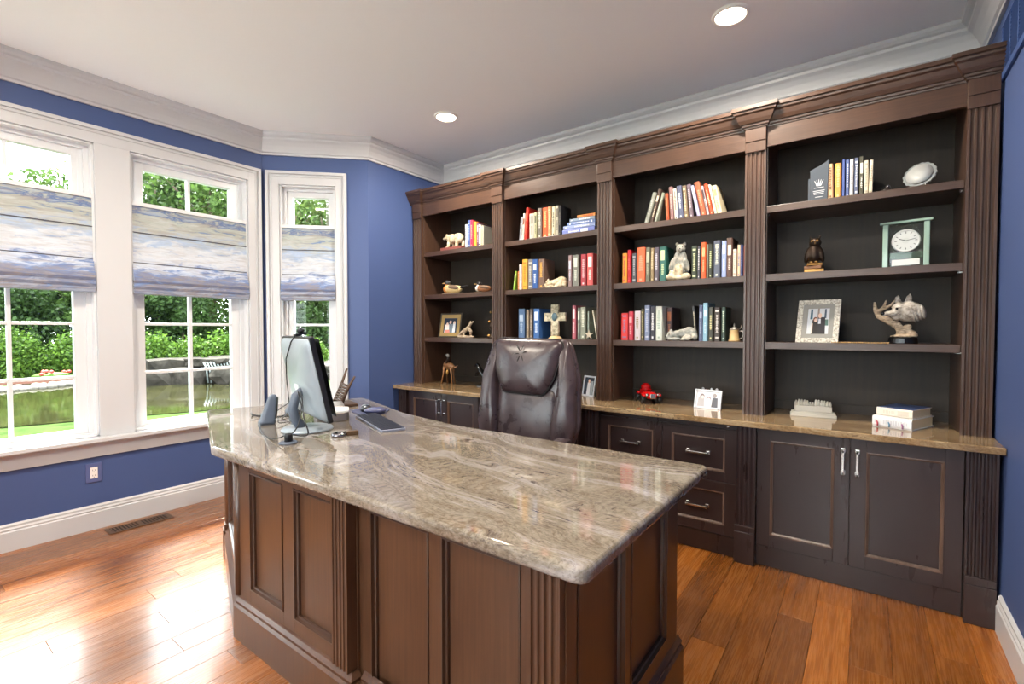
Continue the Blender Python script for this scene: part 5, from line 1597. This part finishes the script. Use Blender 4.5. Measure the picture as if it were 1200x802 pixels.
def tree(pos, h, rx, low, m, seed, label, n=9000, size=.26, ncl=60):
    rng = np.random.default_rng(seed)
    t = thing('tree', label, 'tree', (pos[0], pos[1], GZ), group='trees beyond the pond')
    zc = (h + low) / 2; rz = (h - low) / 2 - .4
    me = leaves_mesh('foliage', crown_points(rng, n, rx * .85, rz * .9, zc, ncl, rx * .30), size, rng)
    me.materials.append(m)
    o = bpy.data.objects.new('foliage', me); COL.objects.link(o); o.parent = t
    r0 = h * .02
    MB().tube([(0, 0, -.1), (.1, .05, h * .3), (-.05, .1, h * .6), (.05, 0, h * .85)], [r0 * 1.3, r0, r0 * .6, r0 * .2], 8).build('trunk', BARK, t, smooth=True)
    rr = random.Random(seed)
    for k in range(5):
        a = rr.uniform(0, 2 * PI); z0 = h * rr.uniform(.3, .6)
        MB().tube([(0, 0.05, z0), (math.cos(a) * rx * .35, math.sin(a) * rx * .35, z0 + h * .1), (math.cos(a) * rx * .7, math.sin(a) * rx * .7, z0 + h * .2)], [r0 * .5, r0 * .3, r0 * .1], 6).build('branch', BARK, t, smooth=True)
    return t

def polar(deg, dist):
    """bearing measured from the bookcase direction (+y) towards the windows (-x)"""
    return (-math.sin(rad(deg)) * dist, math.cos(rad(deg)) * dist)

kinds = [(LEAF_D, 'deep green'), (LEAF_M, 'mid green'), (LEAF_L, 'pale green')]
TREES = [  # bearing, distance, height, radius, lowest leaves, kind, extra words
    (91, 33, 7.2, 3.6, .3, 1, 'low broad mid green tree at the lawn end of the wood'),
    (84.5, 31, 7.6, 3.4, .3, 0, 'dense deep green tree behind the clipped shrubs by the mulch'),
    (79.5, 30, 9.9, 3.3, .2, 1, 'full mid green tree rising above the pebble shore'),
    (76, 38, 13.0, 4.0, 1.5, 2, 'tall pale green tree standing behind the others over the pebble shore'),
    (73, 30, 10.6, 3.4, .2, 0, 'dense deep green tree beyond the pond rocks'),
    (68.5, 29, 11.6, 3.5, .3, 1, 'leafy mid green tree behind the waterfall'),
    (65, 37, 14.0, 4.4, 1.5, 2, 'tall loose pale green tree behind the waterfall'),
    (62, 29, 10.8, 3.6, .3, 1, 'full mid green tree past the waterfall'),
    (57, 29, 12.0, 3.7, .3, 2, 'pale green tree seen through the narrow angled window'),
    (51, 28, 11.0, 3.7, .3, 0, 'deep green tree behind the angled window casing'),
    (45, 28, 11.0, 3.7, .3, 1, 'mid green tree towards the bookcase side of the garden'),
    (98, 34, 9.0, 4.0, .3, 0, 'deep green tree at the far lawn side of the garden'),
    (105, 34, 10.0, 4.0, .3, 1, 'mid green tree at the far lawn corner'),
    (113, 34, 10.0, 4.2, .3, 2, 'pale green tree at the garden edge past the lawn'),
    (88, 44, 9.0, 4.2, .5, 1, 'distant mid green tree low over the lawn'),
    (70.5, 47, 17.0, 4.6, 2.0, 0, 'very tall deep green tree at the back of the wood'),
    (55, 46, 17.0, 4.6, 2.0, 0, 'very tall deep green tree behind the pale one'),
]
for k, (dg, ds, h, rx, low, kd, lab) in enumerate(TREES):
    tree(polar(dg, ds), h, rx, low, kinds[kd][0], 100 + k, lab, n=11000 if ds < 36 else 7000)

rb = random.Random(9)
for k, (dg, tl) in enumerate(sorted((q[0], q[6]) for q in TREES if q[1] < 36)):
    p = polar(dg + 2.4, 26.3 + rb.uniform(-.6, .6))
    rng = np.random.default_rng(500 + k)
    t = thing('understory_bush', 'bush below the ' + tl, 'bush', (p[0], p[1], GZ), group='bushes at the foot of the trees')
    me = leaves_mesh('foliage', np.abs(crown_points(rng, 6500, 1.5, 1.7, 1.7, 40, .6) * np.array([0, 0, 1])) + crown_points(np.random.default_rng(500 + k), 6500, 1.5, 1.7, 1.7, 40, .6) * np.array([1, 1, 0]), .2, rng)
    me.materials.append((LEAF_D, LEAF_M)[k % 2])
    o = bpy.data.objects.new('foliage', me); COL.objects.link(o); o.parent = t
    MB().tube([(0, 0, -.05), (.05, .05, 1.6)], [.08, .04], 6).build('stem', BARK, t)

def shrub(pos, r, h, seed, label, m=LEAF_S):
    rng = np.random.default_rng(seed)
    t = thing('round_shrub', label, 'shrub', (pos[0], pos[1], GZ), group='clipped shrubs around the pond')
    n = 5200
    d = rng.normal(size=(n, 3)); d /= np.linalg.norm(d, axis=1)[:, None]; d[:, 2] = np.abs(d[:, 2] + .15)
    bump = 1 + .10 * np.sin(d[:, 0] * 9 + seed) * np.sin(d[:, 1] * 8) + .06 * rng.normal(size=n)
    pts = d * (rng.uniform(.75, 1.0, n) * bump)[:, None] * np.array([r, r, h])
    me = leaves_mesh('foliage', pts, .12, rng, .7)
    me.materials.append(m)
    o = bpy.data.objects.new('foliage', me); COL.objects.link(o); o.parent = t
    MB().tube([(0, 0, -.05), (0, 0, h * .6)], [.05, .03], 6).build('stem', BARK, t)
SHR = [((-23.8, 3.1), .95, 1.45, 'round shrub on the mulch bed facing the lawn'), ((-23.3, 4.55), .8, 1.3, 'round shrub on the mulch bed next to the red blooms'), ((-24.4, 5.9), .9, 1.2, 'round shrub at the dark end of the mulch bed'),
       ((-19.8, 6.0), .85, 1.3, 'plump round shrub above the pond boulders'), ((-19.0, 6.9), .8, 1.2, 'round shrub just behind the waterfall'), ((-18.3, 7.6), .75, 1.35, 'round shrub beyond the waterfall ledge'),
       ((-17.8, 8.6), .8, 1.25, 'round shrub at the rock end of the pond'), ((-24.2, 1.6), .9, 1.4, 'round shrub at the lawn edge of the mulch bed'), ((-17.5, 10.4), .8, 1.1, 'round shrub seen low through the narrow window')]
for k, (p, r, h, lab) in enumerate(SHR):
    shrub(p, r, h, 40 + k, lab)

# ground, pond, shore
n = NT('lawn_grass', .9, spec=.0)
n.color(n.ramp(n.noise(n.mapping((1, 1, 1)), 3, 8, .7), [(.35, '26331a'), (.65, '3a4a26')]))
gr = MB().box(-70, -30, GZ - .3, XW - .165, 60, GZ).build('ground', n.m)
tag(gr, 'green lawn spreading around the pond', kind='structure')
gr2 = MB().box(XW - .4, -40, GZ - .3, 30, YREAR - .165, GZ).build('ground_rear', mat('bounce_patio_stone', (205, 202, 196), .8))  # unseen ground, added pale to bounce daylight up through the rear openings
tag(gr2, 'pale ground added behind the room to bounce daylight', kind='structure')
wm = NT('dark_pond_water', .04, spec=.8)
wn = wm.noise(wm.mapping((1, 1, 1)), 3.0, 4)
wm.color(wm.ramp(wn, [(.3, '1a1b0e'), (.7, '2f2e18')])); wm.bump(wn, .12, .02)
pond_o = rounded([(-12.0, .4), (-11.4, 2.6), (-10.8, 4.4), (-12.2, 7.6), (-14.6, 8.4), (-16.2, 6.6), (-16.8, 5.0), (-19.0, 3.4), (-18.6, 1.8), (-16.0, .2)], .9, 4)
po = MB().prism(pond_o, GZ, GZ + .02).build('pond', wm.m, fix=True)
tag(po, 'dark garden pond edged with rocks and pebbles', 'pond')
mu = MB().prism(rounded([(-27, 0), (-21.4, .8), (-20.2, 3.6), (-20.4, 5.2), (-26.5, 8)], .6, 4), GZ, GZ + .03).build('mulch_bed', mat('brown_mulch', (58, 40, 34), .9, spec=.0, bump=(6, 1.0)), fix=True)
tag(mu, 'brown mulch bed under the clipped shrubs', 'mulch bed')
STN = NT('garden_stone', .9, spec=.05)
STN.color(STN.ramp(STN.noise(STN.mapping((1, 1, 1)), 4, 6), [(.3, '211f1b'), (.6, '38342f'), (.75, '4a463f')]))
STN.bump(STN.noise(STN.mapping((1, 1, 1)), 6, 5), .6, .05)
STN = STN.m
def rock(p, s, seed, label, name='boulder', cat='rock', group='rocks around the pond'):
    rng = random.Random(seed)
    bm = bmesh.new(); bmesh.ops.create_icosphere(bm, subdivisions=2, radius=1)
    for v_ in bm.verts:
        k_ = 1 + rng.uniform(-.16, .16)
        v_.co = Vector((max(-.8, min(.8, v_.co.x * k_)) * s[0], max(-.8, min(.8, v_.co.y * k_)) * s[1], max(-.5, min(.55, v_.co.z * k_)) * s[2]))
    me = bpy.data.meshes.new(name); bm.to_mesh(me); bm.free(); me.materials.append(STN)
    o = bpy.data.objects.new(name, me); COL.objects.link(o)
    o.location = (p[0], p[1], GZ + s[2] * .45 + (p[2] if len(p) > 2 else 0)); o.rotation_euler = (0, 0, rng.uniform(0, 3))
    tag(o, label, cat, group)
# boulders of the waterfall and the bank
WF = [((-17.3, 5.0), (.9, .6, .45)), ((-16.9, 6.0), (.8, .6, .5)), ((-16.3, 6.9), (.9, .6, .55)), ((-15.6, 7.7), (.8, .7, .5)), ((-14.9, 8.6), (.8, .6, .5)), ((-18.1, 4.4), (.8, .6, .35)), ((-17.8, 6.0), (1.0, .7, .75)), ((-16.0, 8.3), (.9, .7, .7)), ((-17.1, 7.5), (1.0, .8, .8)), ((-15.0, 9.6), (.8, .6, .5)), ((-15.9, 10.6), (.9, .7, .5))]
WFL = ['low boulder on the pebble side of the waterfall', 'boulder against the pebble side of the ledge stone', 'boulder standing directly under the falling water', 'wide boulder just past the falling water', 'squat boulder at the rock end of the pond', 'flat small boulder nearest the pebble shore', 'tall boulder behind the ledge stone on the shrub side', 'tall boulder behind the wide one past the waterfall', 'largest boulder behind the ledge stone', 'boulder beyond the rock end of the pond', 'last boulder of the bank, seen through the narrow window']
for k, (p, s) in enumerate(WF):
    rock(p, s, 60 + k, 'grey ' + WFL[k])
rock((-16.75, 6.55, .55), (.75, .55, .22), 90, 'flat ledge stone over the waterfall', 'ledge_stone', 'rock', None)
wfm = mat('falling_water', (92, 98, 96), .4, spec=.2)
m = MB()
for k in range(9):
    y = 6.2 + k * .09
    m.tube([(-16.25, y, GZ + .66), (-16.08, y, GZ + .5), (-16.02, y + .02, GZ + .05)], [.03, .025, .03], 6)
tag(m.build('waterfall', wfm, smooth=True), 'thin white waterfall spilling over the ledge stone', 'waterfall')
# pebbles on the shore: too many to count
rng = random.Random(77)
m = MB()
for k in range(520):
    a = rng.random()
    p = (-18.9 - rng.uniform(0, 1.1) + .6 * math.sin(a * 4), .6 + a * 4.0, GZ + .03)
    r = rng.uniform(.06, .15)
    m.ell(p, (r, r * rng.uniform(.7, 1), r * .6), 7, 5)
tag(m.build('pebble_shore', mat('pale_pebbles', (86, 82, 76), .9, spec=.05), smooth=True), 'pale pebbles along the pond shore', 'pebbles', kind='stuff')
# red blooms
t = thing('flower_clump', 'low clump of red flowers on the mulch bed', 'flowers', (-21.8, 3.75, GZ + .03))
MB().ell((0, 0, .10), (.35, .5, .12)).build('leaves', LEAF_S, t, smooth=True)
for k in range(14):
    MB().ell((rng.uniform(-.3, .3), rng.uniform(-.45, .45), rng.uniform(.18, .26)), (.06, .06, .05), 8, 6).build('bloom', mat('red_bloom', (196, 60, 50), .6), t, smooth=True)
